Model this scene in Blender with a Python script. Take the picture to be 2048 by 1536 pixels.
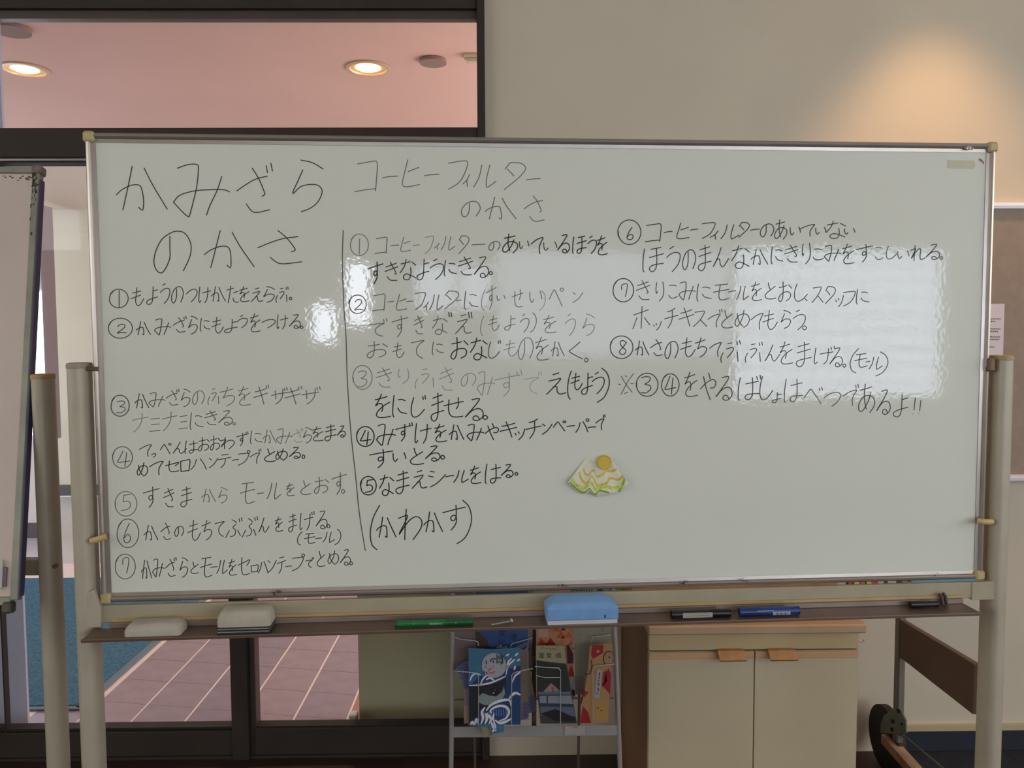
import bpy, bmesh, math, random
from math import sin, cos, tan, pi, radians, sqrt, atan2
from mathutils import Vector, Matrix, Euler
random.seed(7)
for o in list(bpy.data.objects): bpy.data.objects.remove(o)
SC = bpy.context.scene
COL = SC.collection

# ------------------------------------------------------------------ camera
F_PX, PITCH, ROLL, YAW = 1590.0, 0.05949, -0.00512, 0.01373
CAM = Vector((0, 0, 1.42))
_f = Vector((sin(YAW) * cos(PITCH), cos(YAW) * cos(PITCH), -sin(PITCH)))
_r0 = Vector((cos(YAW), -sin(YAW), 0)); _u0 = _r0.cross(_f)
_r = _r0 * cos(ROLL) + _u0 * sin(ROLL); _u = -_r0 * sin(ROLL) + _u0 * cos(ROLL)
cam_data = bpy.data.cameras.new('camera'); cam = bpy.data.objects.new('camera', cam_data); COL.objects.link(cam)
m = Matrix.Identity(4)
for i in range(3):
    m[i][0] = _r[i]; m[i][1] = _u[i]; m[i][2] = -_f[i]; m[i][3] = CAM[i]
cam.matrix_world = m
cam_data.sensor_width = 36.0; cam_data.lens = 36.0 * F_PX / 2048.0; cam_data.clip_start = 0.05; cam_data.clip_end = 100
SC.camera = cam

# ------------------------------------------------------------------ world, exposure, large lights
SC.view_settings.view_transform = 'Standard'; SC.view_settings.look = 'None'
SC.view_settings.gamma = 1.0; SC.view_settings.use_curve_mapping = False
SC.view_settings.exposure = 0.47
world = bpy.data.worlds.new('world'); SC.world = world; world.use_nodes = True
bg = world.node_tree.nodes['Background']
bg.inputs[0].default_value = (0.86, 0.92, 1.0, 1); bg.inputs[1].default_value = 1.2
WIN_STRENGTH = dict(lattice=6.8, curtain=4.2, shade=2.4, gap=11.5, left=3.2, right=4.2)      # windows behind the camera; left and right are added side fill
SCALLOP_W, ROOM_FILL_W, HALL_LAMP_W = 38.0, 14.0, 50.0

# ------------------------------------------------------------------ measuring helpers (pixel of the photograph -> place in the room)
def ray(px, py):
    return (_f * F_PX + _r * (px - 1024) + _u * (768 - py)).normalized()
def PY(px, py, Y):
    d = ray(px, py); return CAM + d * (Y / d.y)
def PZ(px, py, Z):
    d = ray(px, py); return CAM + d * ((Z - CAM.z) / d.z)
def PX(px, py, X):
    d = ray(px, py); return CAM + d * (X / d.x)
BC = Vector((0.11465, 1.5942, 1.357)); BYAW = 0.05483
EX = Vector((cos(BYAW), sin(BYAW), 0)); BN = Vector((-sin(BYAW), cos(BYAW), 0)); EZ = Vector((0, 0, 1))
def PB(px, py, off=0.0):                      # pixel -> local (x, z) on a plane parallel to the whiteboard, off metres in front
    d = ray(px, py); t = ((BC - BN * off - CAM).dot(BN)) / d.dot(BN)
    P = CAM + d * t; return (P - BC).dot(EX), P.z
def LB(x, off, z):                            # board-local -> world; off is towards the viewer, z absolute height
    v = BC + EX * x - BN * off; return Vector((v.x, v.y, z))
def WB(x, y, z): return Vector((x, y, z))
WALL = 2.62

# ------------------------------------------------------------------ materials
def lin(c):
    out = []
    for v in c[:3]:
        v = v / 255.0
        out.append(v / 12.92 if v <= 0.04045 else ((v + 0.055) / 1.055) ** 2.4)
    return tuple(out) + (1.0,)
MATS = {}
def mat(name, rgb, rough=0.6, metal=0.0, vary=0.0, scale=8.0, bump=0.0, bscale=60.0, spec=0.5, alt=None):
    if name in MATS: return MATS[name]
    M = bpy.data.materials.new(name); M.use_nodes = True; nt = M.node_tree
    b = nt.nodes['Principled BSDF']
    b.inputs['Base Color'].default_value = lin(rgb); b.inputs['Roughness'].default_value = rough
    b.inputs['Metallic'].default_value = metal; b.inputs['Specular IOR Level'].default_value = spec
    M.diffuse_color = lin(rgb)
    if vary or bump:
        tc = nt.nodes.new('ShaderNodeTexCoord')
    if vary:
        n = nt.nodes.new('ShaderNodeTexNoise'); n.inputs['Scale'].default_value = scale; n.inputs['Detail'].default_value = 5
        nt.links.new(tc.outputs['Object'], n.inputs['Vector'])
        r = nt.nodes.new('ShaderNodeValToRGB'); a = lin(rgb)
        d = lin(alt) if alt else tuple(v * (1 - vary) for v in a[:3]) + (1,)
        l = a if alt else tuple(min(1, v * (1 + vary * 0.5)) for v in a[:3]) + (1,)
        r.color_ramp.elements[0].position = 0.35; r.color_ramp.elements[1].position = 0.62
        r.color_ramp.elements[0].color = d; r.color_ramp.elements[1].color = l
        nt.links.new(n.outputs['Fac'], r.inputs[0]); nt.links.new(r.outputs[0], b.inputs['Base Color'])
    if bump:
        n2 = nt.nodes.new('ShaderNodeTexNoise'); n2.inputs['Scale'].default_value = bscale; n2.inputs['Detail'].default_value = 3
        nt.links.new(tc.outputs['Object'], n2.inputs['Vector'])
        bp = nt.nodes.new('ShaderNodeBump'); bp.inputs['Strength'].default_value = bump; bp.inputs['Distance'].default_value = 0.002
        nt.links.new(n2.outputs['Fac'], bp.inputs['Height']); nt.links.new(bp.outputs[0], b.inputs['Normal'])
    MATS[name] = M; return M
def emit(name, rgb, strength):
    M = bpy.data.materials.new(name); M.use_nodes = True; nt = M.node_tree; nt.nodes.clear()
    e = nt.nodes.new('ShaderNodeEmission'); o = nt.nodes.new('ShaderNodeOutputMaterial')
    e.inputs[0].default_value = lin(rgb); e.inputs[1].default_value = strength
    nt.links.new(e.outputs[0], o.inputs[0]); return M
def glass_mat(name, gloss=0.06, tint=(255, 255, 255)):
    M = bpy.data.materials.new(name); M.use_nodes = True; nt = M.node_tree; nt.nodes.clear()
    o = nt.nodes.new('ShaderNodeOutputMaterial'); mx = nt.nodes.new('ShaderNodeMixShader')
    t = nt.nodes.new('ShaderNodeBsdfTransparent'); t.inputs[0].default_value = lin(tint)
    g = nt.nodes.new('ShaderNodeBsdfGlossy'); g.inputs['Roughness'].default_value = 0.02
    mx.inputs[0].default_value = gloss
    nt.links.new(t.outputs[0], mx.inputs[1]); nt.links.new(g.outputs[0], mx.inputs[2]); nt.links.new(mx.outputs[0], o.inputs[0]); return M

# ------------------------------------------------------------------ mesh builder
class MB:
    def __init__(s, T=WB): s.v = []; s.f = []; s.mi = []; s.T = T; s.cur = 0
    def add(s, vs, fs, raw=False):
        k = len(s.v)
        s.v += [Vector(v) if raw else s.T(*v) for v in vs]
        s.f += [tuple(i + k for i in f) for f in fs]; s.mi += [s.cur] * len(fs); return s
    def box(s, x0, x1, y0, y1, z0, z1, ch=0.0):
        if ch <= 0:
            vs = [(x, y, z) for z in (z0, z1) for y in (y0, y1) for x in (x0, x1)]
            return s.add(vs, [(0, 2, 3, 1), (4, 5, 7, 6), (0, 1, 5, 4), (2, 6, 7, 3), (0, 4, 6, 2), (1, 3, 7, 5)])
        # chamfered box: 24 vertices
        c = min(ch, abs(x1 - x0) * .49, abs(y1 - y0) * .49, abs(z1 - z0) * .49)
        bm_v = []; idx = {}
        for sx in (0, 1):
            for sy in (0, 1):
                for sz in (0, 1):
                    X = (x0, x1)[sx]; Y = (y0, y1)[sy]; Z = (z0, z1)[sz]
                    dx = c * (1 - 2 * sx) * (1 if x1 > x0 else -1); dy = c * (1 - 2 * sy) * (1 if y1 > y0 else -1); dz = c * (1 - 2 * sz)
                    idx[(sx, sy, sz, 0)] = len(bm_v); bm_v.append((X, Y + dy, Z + dz))
                    idx[(sx, sy, sz, 1)] = len(bm_v); bm_v.append((X + dx, Y, Z + dz))
                    idx[(sx, sy, sz, 2)] = len(bm_v); bm_v.append((X + dx, Y + dy, Z))
        g = lambda a, b, c_, k: idx[(a, b, c_, k)]
        fs = []
        for a in (0, 1):
            fs.append((g(a, 0, 0, 0), g(a, 1, 0, 0), g(a, 1, 1, 0), g(a, 0, 1, 0)))
            fs.append((g(0, a, 0, 1), g(1, a, 0, 1), g(1, a, 1, 1), g(0, a, 1, 1)))
            fs.append((g(0, 0, a, 2), g(1, 0, a, 2), g(1, 1, a, 2), g(0, 1, a, 2)))
        for a in (0, 1):
            for b in (0, 1):
                fs.append((g(a, b, 0, 0), g(a, b, 1, 0), g(a, b, 1, 1), g(a, b, 0, 1)))
                fs.append((g(a, 0, b, 0), g(a, 1, b, 0), g(a, 1, b, 2), g(a, 0, b, 2)))
                fs.append((g(0, a, b, 1), g(1, a, b, 1), g(1, a, b, 2), g(0, a, b, 2)))
                for c_ in (0, 1): fs.append((g(a, b, c_, 0), g(a, b, c_, 1), g(a, b, c_, 2)))
        return s.add(bm_v, fs)
    def tube(s, p, q, r, n=14, r2=None, caps=True):
        p = s.T(*p); q = s.T(*q); d = (q - p).normalized(); a = d.orthogonal().normalized(); b = d.cross(a)
        r2 = r if r2 is None else r2
        vs = [p + (a * cos(2 * pi * i / n) + b * sin(2 * pi * i / n)) * r for i in range(n)] + \
             [q + (a * cos(2 * pi * i / n) + b * sin(2 * pi * i / n)) * r2 for i in range(n)]
        fs = [(i, (i + 1) % n, n + (i + 1) % n, n + i) for i in range(n)]
        if caps: fs += [tuple(range(n - 1, -1, -1)), tuple(range(n, 2 * n))]
        return s.add(vs, fs, raw=True)
    def path(s, pts, r, n=8):
        P = [s.T(*p) for p in pts]; k = len(P); vs = []; prev = None
        for i, p in enumerate(P):
            d = ((P[min(i + 1, k - 1)] - P[max(i - 1, 0)])).normalized()
            a = d.orthogonal().normalized() if prev is None else (prev - d * prev.dot(d)).normalized()
            prev = a; b = d.cross(a)
            vs += [p + (a * cos(2 * pi * j / n) + b * sin(2 * pi * j / n)) * r for j in range(n)]
        fs = [(i * n + j, i * n + (j + 1) % n, (i + 1) * n + (j + 1) % n, (i + 1) * n + j) for i in range(k - 1) for j in range(n)]
        fs += [tuple(range(n - 1, -1, -1)), tuple(range((k - 1) * n, k * n))]
        return s.add(vs, fs, raw=True)
    def loft(s, rings, close=True):             # rings: lists of equal length in local coordinates
        n = len(rings[0]); vs = [p for rg in rings for p in rg]
        fs = [(i * n + j, i * n + (j + 1) % n, (i + 1) * n + (j + 1) % n, (i + 1) * n + j) for i in range(len(rings) - 1) for j in range(n)]
        if close: fs += [tuple(range(n - 1, -1, -1)), tuple(range((len(rings) - 1) * n, len(rings) * n))]
        return s.add(vs, fs)
    def oval(s, cx, cy, rx, ry, z0, z1, n=24, top=0.0):
        rg = lambda z, k: [(cx + rx * k * cos(2 * pi * i / n), cy + ry * k * sin(2 * pi * i / n), z) for i in range(n)]
        rings = [rg(z0, 1), rg(z1 - top, 1)]
        if top > 0: rings += [rg(z1 - top * .4, .93), rg(z1, .78)]
        return s.loft(rings)
    def poly(s, pts, flip=False):
        return s.add(pts, [tuple(range(len(pts)))[::-1] if flip else tuple(range(len(pts)))])
    def prism(s, pts, vec):                     # world-space polygon extruded by vec
        n = len(pts); v = Vector(vec); A = [Vector(p) for p in pts]
        return s.add(A + [p + v for p in A], [tuple(range(n))[::-1], tuple(range(n, 2 * n))] + [(i, (i + 1) % n, n + (i + 1) % n, n + i) for i in range(n)], raw=True)
    def build(s, name, mats, parent=None, smooth=False, bevel=0.0):
        me = bpy.data.meshes.new(name)
        c = Vector((0, 0, 0))
        for p in s.v: c += p
        c /= max(1, len(s.v))
        me.from_pydata([tuple(p - c) for p in s.v], [], s.f)
        if not isinstance(mats, (list, tuple)): mats = [mats]
        for M in mats: me.materials.append(M)
        for i, p in enumerate(me.polygons): p.material_index = s.mi[i]
        if len(s.f) < 4000 and not getattr(s, 'flat', False):
            bm = bmesh.new(); bm.from_mesh(me); bmesh.ops.recalc_face_normals(bm, faces=bm.faces); bm.to_mesh(me); bm.free()
        me.update()
        o = bpy.data.objects.new(name, me); COL.objects.link(o)
        po = Vector((0, 0, 0))
        if parent is not None:
            o.parent = parent; q = parent
            while q is not None: po += q.location; q = q.parent
        o.location = c - po
        if smooth:
            for p in me.polygons: p.use_smooth = True
            try: me.set_sharp_from_angle(angle=radians(40))
            except Exception: pass
        if bevel > 0:
            b = o.modifiers.new('bevel', 'BEVEL'); b.width = bevel; b.segments = 2; b.limit_method = 'ANGLE'
        return o
def empty(name, loc):
    o = bpy.data.objects.new(name, None); COL.objects.link(o); o.location = loc; o.empty_display_size = 0.05; return o
def tag(o, label=None, cat=None, group=None, kind=None):
    if label: o['label'] = label
    if cat: o['category'] = cat
    if group: o['group'] = group
    if kind: o['kind'] = kind
    return o
def struct(o, label=None):
    o['kind'] = 'structure'
    if label: o['label'] = label
    return o
# ------------------------------------------------------------------ material palette
M_WALL = mat('wall_paint', (208, 198, 177), 0.85, vary=0.03, scale=3, bump=0.06, bscale=250)
M_HALLWALL = mat('hall_paint', (222, 218, 206), 0.8, vary=0.03, scale=2)
M_CEIL = mat('ceiling_paint', (226, 214, 208), 0.9, vary=0.02, scale=2)
M_HCEIL = mat('hall_ceiling_paint', (226, 190, 180), 0.9, vary=0.03, scale=1.5)
M_BRONZE = mat('bronze_aluminium', (88, 76, 70), 0.38, 0.35, vary=0.10, scale=4)
M_BRONZE_D = mat('dark_bronze', (60, 53, 48), 0.6, 0.0, vary=0.12, scale=5, spec=.2)
M_RUBBER = mat('black_gasket', (28, 24, 24), 0.7)
M_FLOOR = mat('room_floor', (54, 38, 34), 0.45, vary=0.15, scale=6)
M_OLIVE = mat('olive_panel', (176, 172, 140), 0.8, vary=0.05, scale=3)
M_WHITEP = mat('white_trim', (225, 225, 232), 0.4)

# ------------------------------------------------------------------ the room shell
XL, XR, YB, CH = -4.2, 5.2, -3.5, 2.95
JX0, JX1 = PY(954, 150, WALL).x, PY(969, 150, WALL).x         # right jamb of the glazed entrance
def PW(px, py, dy=0.0): p = PY(px, py, WALL - dy); return p.x, p.z
OPEN_L, OPEN_T = -2.3, 2.62
b = MB(); b.box(JX1, XR, WALL, WALL + .12, 0, CH)
struct(b.build('wall_back', M_WALL), 'plain beige wall behind the whiteboard')
b = MB(); b.box(XL, OPEN_L, WALL, WALL + .12, 0, CH); struct(b.build('wall_back_left', M_WALL))
b = MB(); b.box(OPEN_L, JX1, WALL, WALL + .12, OPEN_T, CH); struct(b.build('wall_back_over_door', M_WALL))
SW = (-2.9, .9, 1.45, 2.7)  # added side-wall panes: fill light only, kept outside the board's reflection
for nm_, xa_, xb_, k_ in (('left', XL - .1, XL, 6), ('right', XR, XR + .1, 7)):
    b = MB(); b.box(xa_, xb_, YB, SW[0], 0, CH); b.box(xa_, xb_, SW[1], WALL, 0, CH); b.box(xa_, xb_, SW[0], SW[1], 0, SW[2]); b.box(xa_, xb_, SW[0], SW[1], SW[3], CH)
    struct(b.build('wall_' + nm_, M_WALL))
    xm_ = (xa_ + xb_) / 2; b = MB(); b.box(xm_ - .004, xm_ + .004, SW[0], SW[1], SW[2], SW[3])
    wo = struct(b.build('window_%d' % k_, emit('daylight_' + nm_, (250, 250, 246), WIN_STRENGTH[nm_])), 'unseen glowing pane added for fill light in the %s wall' % nm_)
    for yy in (SW[0] + .02, -1.63, -.37, SW[1] - .02):
        b = MB(); b.box(xa_ + .01, xb_ - .01, yy - .02, yy + .02, SW[2], SW[3]); b.build('window_frame', mat('window_frame_paint', (150, 150, 150), .5), wo)
b = MB(); b.box(XL, XR, YB, WALL + .12, CH, CH + .1); struct(b.build('ceiling', M_CEIL))
b = MB(); b.box(XL, XR, YB, WALL + .12, -.08, 0); struct(b.build('floor', M_FLOOR))

# window wall behind the camera (what the whiteboard mirrors)
WINS = [(2.60, 4.62, .84, 2.20, 'lattice'), (-.17, .50, 1.62, 2.05, 'curtain'), (.50, 2.60, 1.22, 2.17, 'shade'), (-.74, -.50, 1.50, 2.06, 'gap'), (-1.02, -.78, 1.36, 1.72, 'gap')]
xs = sorted({XL, XR} | {w[0] for w in WINS} | {w[1] for w in WINS})
rear = MB()
for a, c in zip(xs[:-1], xs[1:]):
    z = 0
    for w in sorted([w for w in WINS if w[0] <= a + 1e-6 and w[1] >= c - 1e-6], key=lambda w: w[2]):
        rear.box(a, c, YB - .12, YB, z, w[2]); z = w[3]
    rear.box(a, c, YB - .12, YB, z, CH)
struct(rear.build('wall_rear', M_WALL))
M_WFRAME = mat('window_frame_paint', (150, 150, 150), 0.5)
for i, (x0, x1, z0, z1, k) in enumerate(WINS):
    col = (226, 236, 255) if k != 'gap' else (238, 242, 255)
    w = MB(); w.box(x0, x1, YB - .10, YB - .09, z0, z1)
    wo = struct(w.build('window_%d' % (i + 1), emit('daylight_' + k, col, WIN_STRENGTH[k])), 'daylit window behind the camera')
    fr = MB(); t = .03
    for (a, c, d, e) in ((x0, x0 + t, z0, z1), (x1 - t, x1, z0, z1), (x0, x1, z0, z0 + t), (x0, x1, z1 - t, z1)):
        fr.box(a, c, YB - .08, YB - .03, d, e)
    fr.build('window_frame', M_WFRAME, wo)
    if k == 'lattice':
        for q in range(1, 13):
            bb = MB(); xx = x0 + (x1 - x0) * q / 13; bb.box(xx - .008, xx + .008, YB - .075, YB - .06, z0, z1); bb.build('muntin', M_WFRAME, wo)
        for q in range(1, 9):
            bb = MB(); zz = z0 + (z1 - z0) * q / 9; bb.box(x0, x1, YB - .06, YB - .045, zz - .011, zz + .011); bb.build('muntin', M_WFRAME, wo)
    if k == 'curtain':
        for xx in (.2,):
            bb = MB(); bb.box(xx - .02, xx + .02, YB - .075, YB - .05, z0, z1); bb.build('muntin', M_WFRAME, wo)

# ------------------------------------------------------------------ glazed entrance in the back wall
def hbar(name, px0, py0, px1, py1, dy, depth, m, parent, bev=0.002):
    """horizontal bar seen between two pixel rows, front face dy metres in front of the wall plane"""
    z1 = PY(500, py0, WALL - dy).z; z0 = PY(500, py1, WALL - dy).z
    x0 = px0 if isinstance(px0, float) else PY(px0, (py0 + py1) / 2, WALL - dy).x
    x1 = px1 if isinstance(px1, float) else PY(px1, (py0 + py1) / 2, WALL - dy).x
    q = MB(); q.box(x0, x1, WALL - dy, WALL - dy + depth, z0, z1); return q.build(name, m, parent, bevel=bev)
def vbar(name, px0, px1, row, z0, z1, dy, depth, m, parent, bev=0.002):
    x0 = PY(px0, row, WALL - dy).x; x1 = PY(px1, row, WALL - dy).x
    q = MB(); q.box(x0, x1, WALL - dy, WALL - dy + depth, z0, z1); return q.build(name, m, parent, bevel=bev)
door = struct(empty('door_1', Vector((-.85, WALL, 0))), 'bronze framed glass entrance with transom, behind the whiteboard')
hbar('header', float(OPEN_L), -60, float(JX0), 16, 0.02, .10, M_BRONZE_D, door)
hbar('header_rail', float(OPEN_L), 15, float(JX0), 37, 0.0, .035, M_BRONZE, door)
hbar('transom_bar', float(OPEN_L), 255, float(JX0 + .001), 313, 0.02, .12, M_BRONZE_D, door)
hbar('door_track', float(OPEN_L), 314, -.2, 321, 0.0, .06, mat('track_aluminium', (150, 145, 140), .3, .6), door)
hbar('track_gasket', float(OPEN_L), 321, -.2, 324, 0.0, .06, M_RUBBER, door)
vbar('jamb', 954, 969.5, 150, 0, OPEN_T, 0.03, .15, M_BRONZE_D, door)
q = MB(); q.box(OPEN_L - .02, OPEN_L + .03, WALL - .02, WALL + .1, 0, OPEN_T); q.build('jamb', M_BRONZE, door)
# two lower leaves
zt = PY(500, 322, WALL).z; zr = PY(500, 1461, WALL).z
leaf_l = MB(); leaf_l.box(OPEN_L + .03, PY(462, 1300, WALL).x, WALL + .0, WALL + .05, .012, zr)
leaf_l.build('bottom_rail', M_BRONZE_D, door, bevel=.003)
leaf_r = MB(); leaf_r.box(PY(506, 1300, WALL).x, JX0, WALL + .0, WALL + .05, .012, zr + .006)
leaf_r.build('bottom_rail', M_BRONZE_D, door, bevel=.003)
for X0, X1 in ((OPEN_L + .03, PY(462, 1300, WALL).x), (PY(506, 1300, WALL).x, JX0)):
    q = MB(); q.box(X0, X1, WALL + .004, WALL + .046, zr + .004, zr + .012); q.build('glazing_bead', M_RUBBER, door)
vbar('stile', 459, 493, 1300, 0.0, zt, 0.01, .06, M_BRONZE_D, door)
vbar('stile', 493.5, 497, 1300, 0.0, zt, -.005, .05, M_RUBBER, door)
vbar('stile', 497.5, 509, 1300, 0.0, zt, -.01, .05, M_BRONZE, door)
xs_ = PY(6, 1370, WALL).x; q = MB(); q.box(xs_ - .003, xs_ + .002, WALL + .005, WALL + .03, 0, zt); q.build('stile', M_RUBBER, door)
GL = glass_mat('clear_glass', .013)
for (x0, x1, z0, z1) in ((OPEN_L + .03, JX0, PY(500, 256, WALL).z, PY(500, 30, WALL).z), (OPEN_L + .05, PY(461, 1300, WALL).x, zr, zt), (PY(508, 1300, WALL).x, JX0, zr, zt)):
    q = MB(); q.box(x0, x1, WALL + .034, WALL + .038, z0, z1); q.build('glass_pane', GL, door)
for px in (678, 923):                                         # screw holes in the transom bar
    p = PY(px, 265, WALL - .021); q = MB(); q.tube((p.x, p.y, p.z), (p.x, p.y + .003, p.z), .0035, 10); q.build('screw', M_RUBBER, door)

# ------------------------------------------------------------------ hall beyond the glass
HX0, HX1, HY1 = -7.0, 3.2, 7.2
M_GROUT = mat('tile_grout', (236, 226, 226), 0.7)
M_TILE = [mat('terracotta_tile_%d' % i, c, .38, vary=.10, scale=14, bump=.15, bscale=120) for i, c in enumerate([(146, 134, 150), (139, 128, 145), (152, 138, 150)])]  # bluish cast of the daylight from the left mixed into these tile colours
M_TILER = mat('terracotta_tile_warm', (164, 122, 114), .42, vary=.10, scale=14, bump=.15, bscale=120)
b = MB(); b.box(HX0, HX1, WALL + .12, HY1, -.08, -.006)
hall_floor = struct(b.build('floor_hall', mat('pale_hall_floor', (205, 205, 212), .25, vary=.04, scale=2)), 'tiled hall floor beyond the glass doors')
b = MB(); b.box(OPEN_L, JX1, WALL, WALL + .12, -.002, .010); struct(b.build('trim_1', M_BRONZE_D), 'door sill')
gb = MB(); gb.box(-2.9, 1.0, WALL + .12, 5.0, -.006, -.0012); gb.build('grout_bed', M_GROUT, hall_floor)
tcache = {}
for i in range(-8, 4):
    for j in range(0, 10):
        x0 = -.18 + i * .2005; y0 = 2.72 + j * .205
        sh = lambda x: -.178 * (x + .8)
        if x0 < -1.60 and y0 + .2 > 3.10: continue            # under the mat
        if x0 < -2.0: continue
        g = .0055
        pts = [(x0 + g * .7, y0 + .0016 + sh(x0)), (x0 + .2005 - g * .7, y0 + .0016 + sh(x0 + .2)), (x0 + .2005 - g * .7, y0 + .2034 + sh(x0 + .2)), (x0 + g * .7, y0 + .2034 + sh(x0))]
        if min(p[1] for p in pts) < WALL + .12: pts = [(p[0], max(p[1], WALL + .122)) for p in pts]
        if max(p[1] for p in pts) - min(p[1] for p in pts) < .05: continue
        mm = M_TILER if x0 > -.62 else M_TILE[(i * 7 + j * 3) % 3]
        t = MB(); t.prism([(p[0], p[1], -.004) for p in pts], (0, 0, .0040)); t.build('tile', mm, hall_floor)
# doormat
M_MAT = mat('teal_mat', (62, 112, 140), 1.0, vary=.35, scale=90, bump=.8, bscale=300)
mt = empty('doormat', Vector((-2.3, 3.8, 0)))
tag(mt, 'large teal blue entrance mat on the hall floor beyond the glass', 'mat')
mp = [(-2.95, 3.01), (-1.64, 3.01), (-1.64, 4.66), (-2.95, 4.66)]
q = MB(); q.prism([(x, y, .001) for x, y in mp], (0, 0, .010)); q.build('pile', M_MAT, mt)
q = MB(); q.box(-1.64, -1.605, 2.995, 4.66, .001, .008); q.box(-2.95, -1.605, 2.985, 3.01, .001, .008)
q.build('border', mat('mat_border', (100, 122, 140), .6), mt)
# hall ceiling, soffit, walls
b = MB(); b.box(HX0, HX1, WALL + .12, 5.9, 2.70, 2.78); struct(b.build('ceiling_hall', M_HCEIL))
b = MB(); b.box(HX0, HX1, 5.9, 6.0, 2.36, 2.78); b.box(HX0, HX1, 6.0, HY1, 2.36, 2.40); struct(b.build('ceiling_hall_soffit', M_HALLWALL))
b = MB(); b.box(HX0, HX1, HY1, HY1 + .1, 0, 2.5); struct(b.build('wall_hall', M_HALLWALL))
b = MB(); b.box(HX0, HX1, HY1 - .015, HY1, 0, .10); struct(b.build('baseboard_hall', mat('grey_baseboard', (98, 98, 96), .6)))
xp = PY(97, 700, 5.7).x
b = MB(); b.box(HX0, xp - .02, 5.7, 5.8, 0, 2.36); struct(b.build('wall_hall_left', mat('bright_partition', (236, 236, 232), .7)))
b = MB(); b.box(xp - .02, xp, 5.68, 5.82, .70, 2.36); struct(b.build('trim_2', mat('mauve_trim', (150, 138, 145), .5)))
b = MB(); b.box(HX0, xp - .02, 5.685, 5.70, 0, .10); struct(b.build('baseboard_hall_left', MATS['grey_baseboard']))
w = MB(); a = PY(62, 640, 5.69); c = PY(93, 800, 5.69); w.box(-4.6, c.x, 5.685, 5.695, c.z - .25, a.z + .2)
struct(w.build('window_5', emit('hall_daylight', (235, 240, 255), 2.4)), 'bright window pane at the end of the hall')
w = MB(); w.box(-5.6, -5.58, 5.85, HY1 - .05, .1, 2.3); struct(w.build('window_8', emit('hall_end_fill', (245, 246, 250), 2.2)), 'unseen glowing pane added to brighten the far hall wall')  # added glowing pane, out of view, lifts the far wall
b = MB(); b.box(1.7, 1.8, WALL + .12, 5.6, 0, .4); b.box(1.7, 1.8, WALL + .12, 5.6, 2.6, 2.7); b.box(1.7, 1.8, WALL + .12, 2.95, .4, 2.6); b.box(1.7, 1.8, 5.3, 5.6, .4, 2.6); struct(b.build('wall_hall_right', M_HALLWALL))
w = MB(); w.box(1.74, 1.76, 2.95, 5.3, .4, 2.6); struct(w.build('window_9', emit('hall_right_fill', (250, 234, 226), 3.0)), 'unseen glowing pane added to brighten the hall ceiling on the right')  # added glowing pane, out of view, makes the ceiling brighter to the right
# pale grey-blue return wall close behind the left edge of the glazing
xr_ = PY(51, 1330, 2.82).x
b = MB(); b.box(xr_ - .9, xr_, 2.82, 2.832, 0, 2.70); struct(b.build('wall_hall_return', mat('greyblue_paint', (170, 172, 192), .6)))
# low olive screen behind the right leaf
xo = PY(717, 1330, 2.85).x
b = MB(); b.box(xo, HX1, 2.85, 2.93, 0, 2.02); b.build('panel', M_OLIVE)
tag(bpy.data.objects['panel'], 'olive beige screen wall standing behind the right glass door', 'screen'); bpy.data.objects['panel'].name = 'screen_wall'
b = MB(); b.box(xo - .03, xo - .001, 2.80, 2.84, 0, .06, .004); tag(b.build('door_stop', M_WHITEP), 'small white block on the hall tiles beside the olive screen', 'door stop')

# ------------------------------------------------------------------ hall ceiling fittings
M_LRIM = mat('lamp_rim', (214, 190, 160), .35, .3)
M_LBOWL = mat('lamp_reflector', (250, 214, 160), .3, .2)
def downlight(x, y, z, r, label, watt, strength, col=(255, 190, 120), spot=1.9, lcol=(1, .66, .38), group='hall ceiling downlights'):
    e = empty('downlight', Vector((x, y, z))); tag(e, label, 'ceiling light', group)
    n = 28; ring = lambda rr, zz: [(x + rr * cos(2 * pi * i / n), y + rr * sin(2 * pi * i / n), zz) for i in range(n)]
    q = MB(); q.loft([ring(r * 1.18, z - .001), ring(r * 1.18, z - .008), ring(r, z - .010), ring(r * .97, z - .002)], close=False); q.build('rim', M_LRIM, e, smooth=True)
    q = MB(); q.loft([ring(r * .97, z - .002), ring(r * .70, z - .0018)], close=False); q.build('reflector', M_LBOWL, e, smooth=True)
    q = MB(); q.loft([ring(r * .70, z - .0022), ring(r * .45, z - .012), ring(r * .1, z - .017)]); q.build('bulb', emit('bulb_glow', col, strength), e, smooth=True)
    L = bpy.data.lights.new('lamp', 'SPOT'); L.energy = watt; L.color = lcol; L.spot_size = spot; L.spot_blend = .7; L.shadow_soft_size = .05
    lo = bpy.data.objects.new('lamp', L); COL.objects.link(lo); lo.parent = e; lo.location = (0, 0, -.03)
    return e
p1 = PZ(736, 139, 2.69); p2 = PZ(50, 142, 2.69)
downlight(p1.x, p1.y, 2.70, .088, 'glowing recessed downlight near the middle of the transom window', HALL_LAMP_W, 9)
downlight(p2.x, p2.y, 2.70, .088, 'glowing recessed downlight at the left end of the transom window', HALL_LAMP_W * .12, 9)
M_SPK = mat('speaker_grille', (150, 128, 120), .8)
def disc(px, py, r, label, nm='ceiling_speaker', cat='speaker'):
    p = PZ(px, py, 2.68); q = MB(); q.oval(p.x, p.y, r, r, 2.682, 2.70, 28, .003); return tag(q.build(nm, M_SPK, smooth=True), label, cat)
disc(866, 128, .062, 'round grey ceiling disc right of the middle downlight, seen through the transom')
disc(22, 65, .075, 'round grey ceiling disc in the top left corner of the transom')
p = PZ(943, 128, 2.66); e = empty('smoke_detector', Vector((p.x, p.y, 2.70))); tag(e, 'small square ceiling sensor beside the transom jamb', 'sensor')
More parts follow.
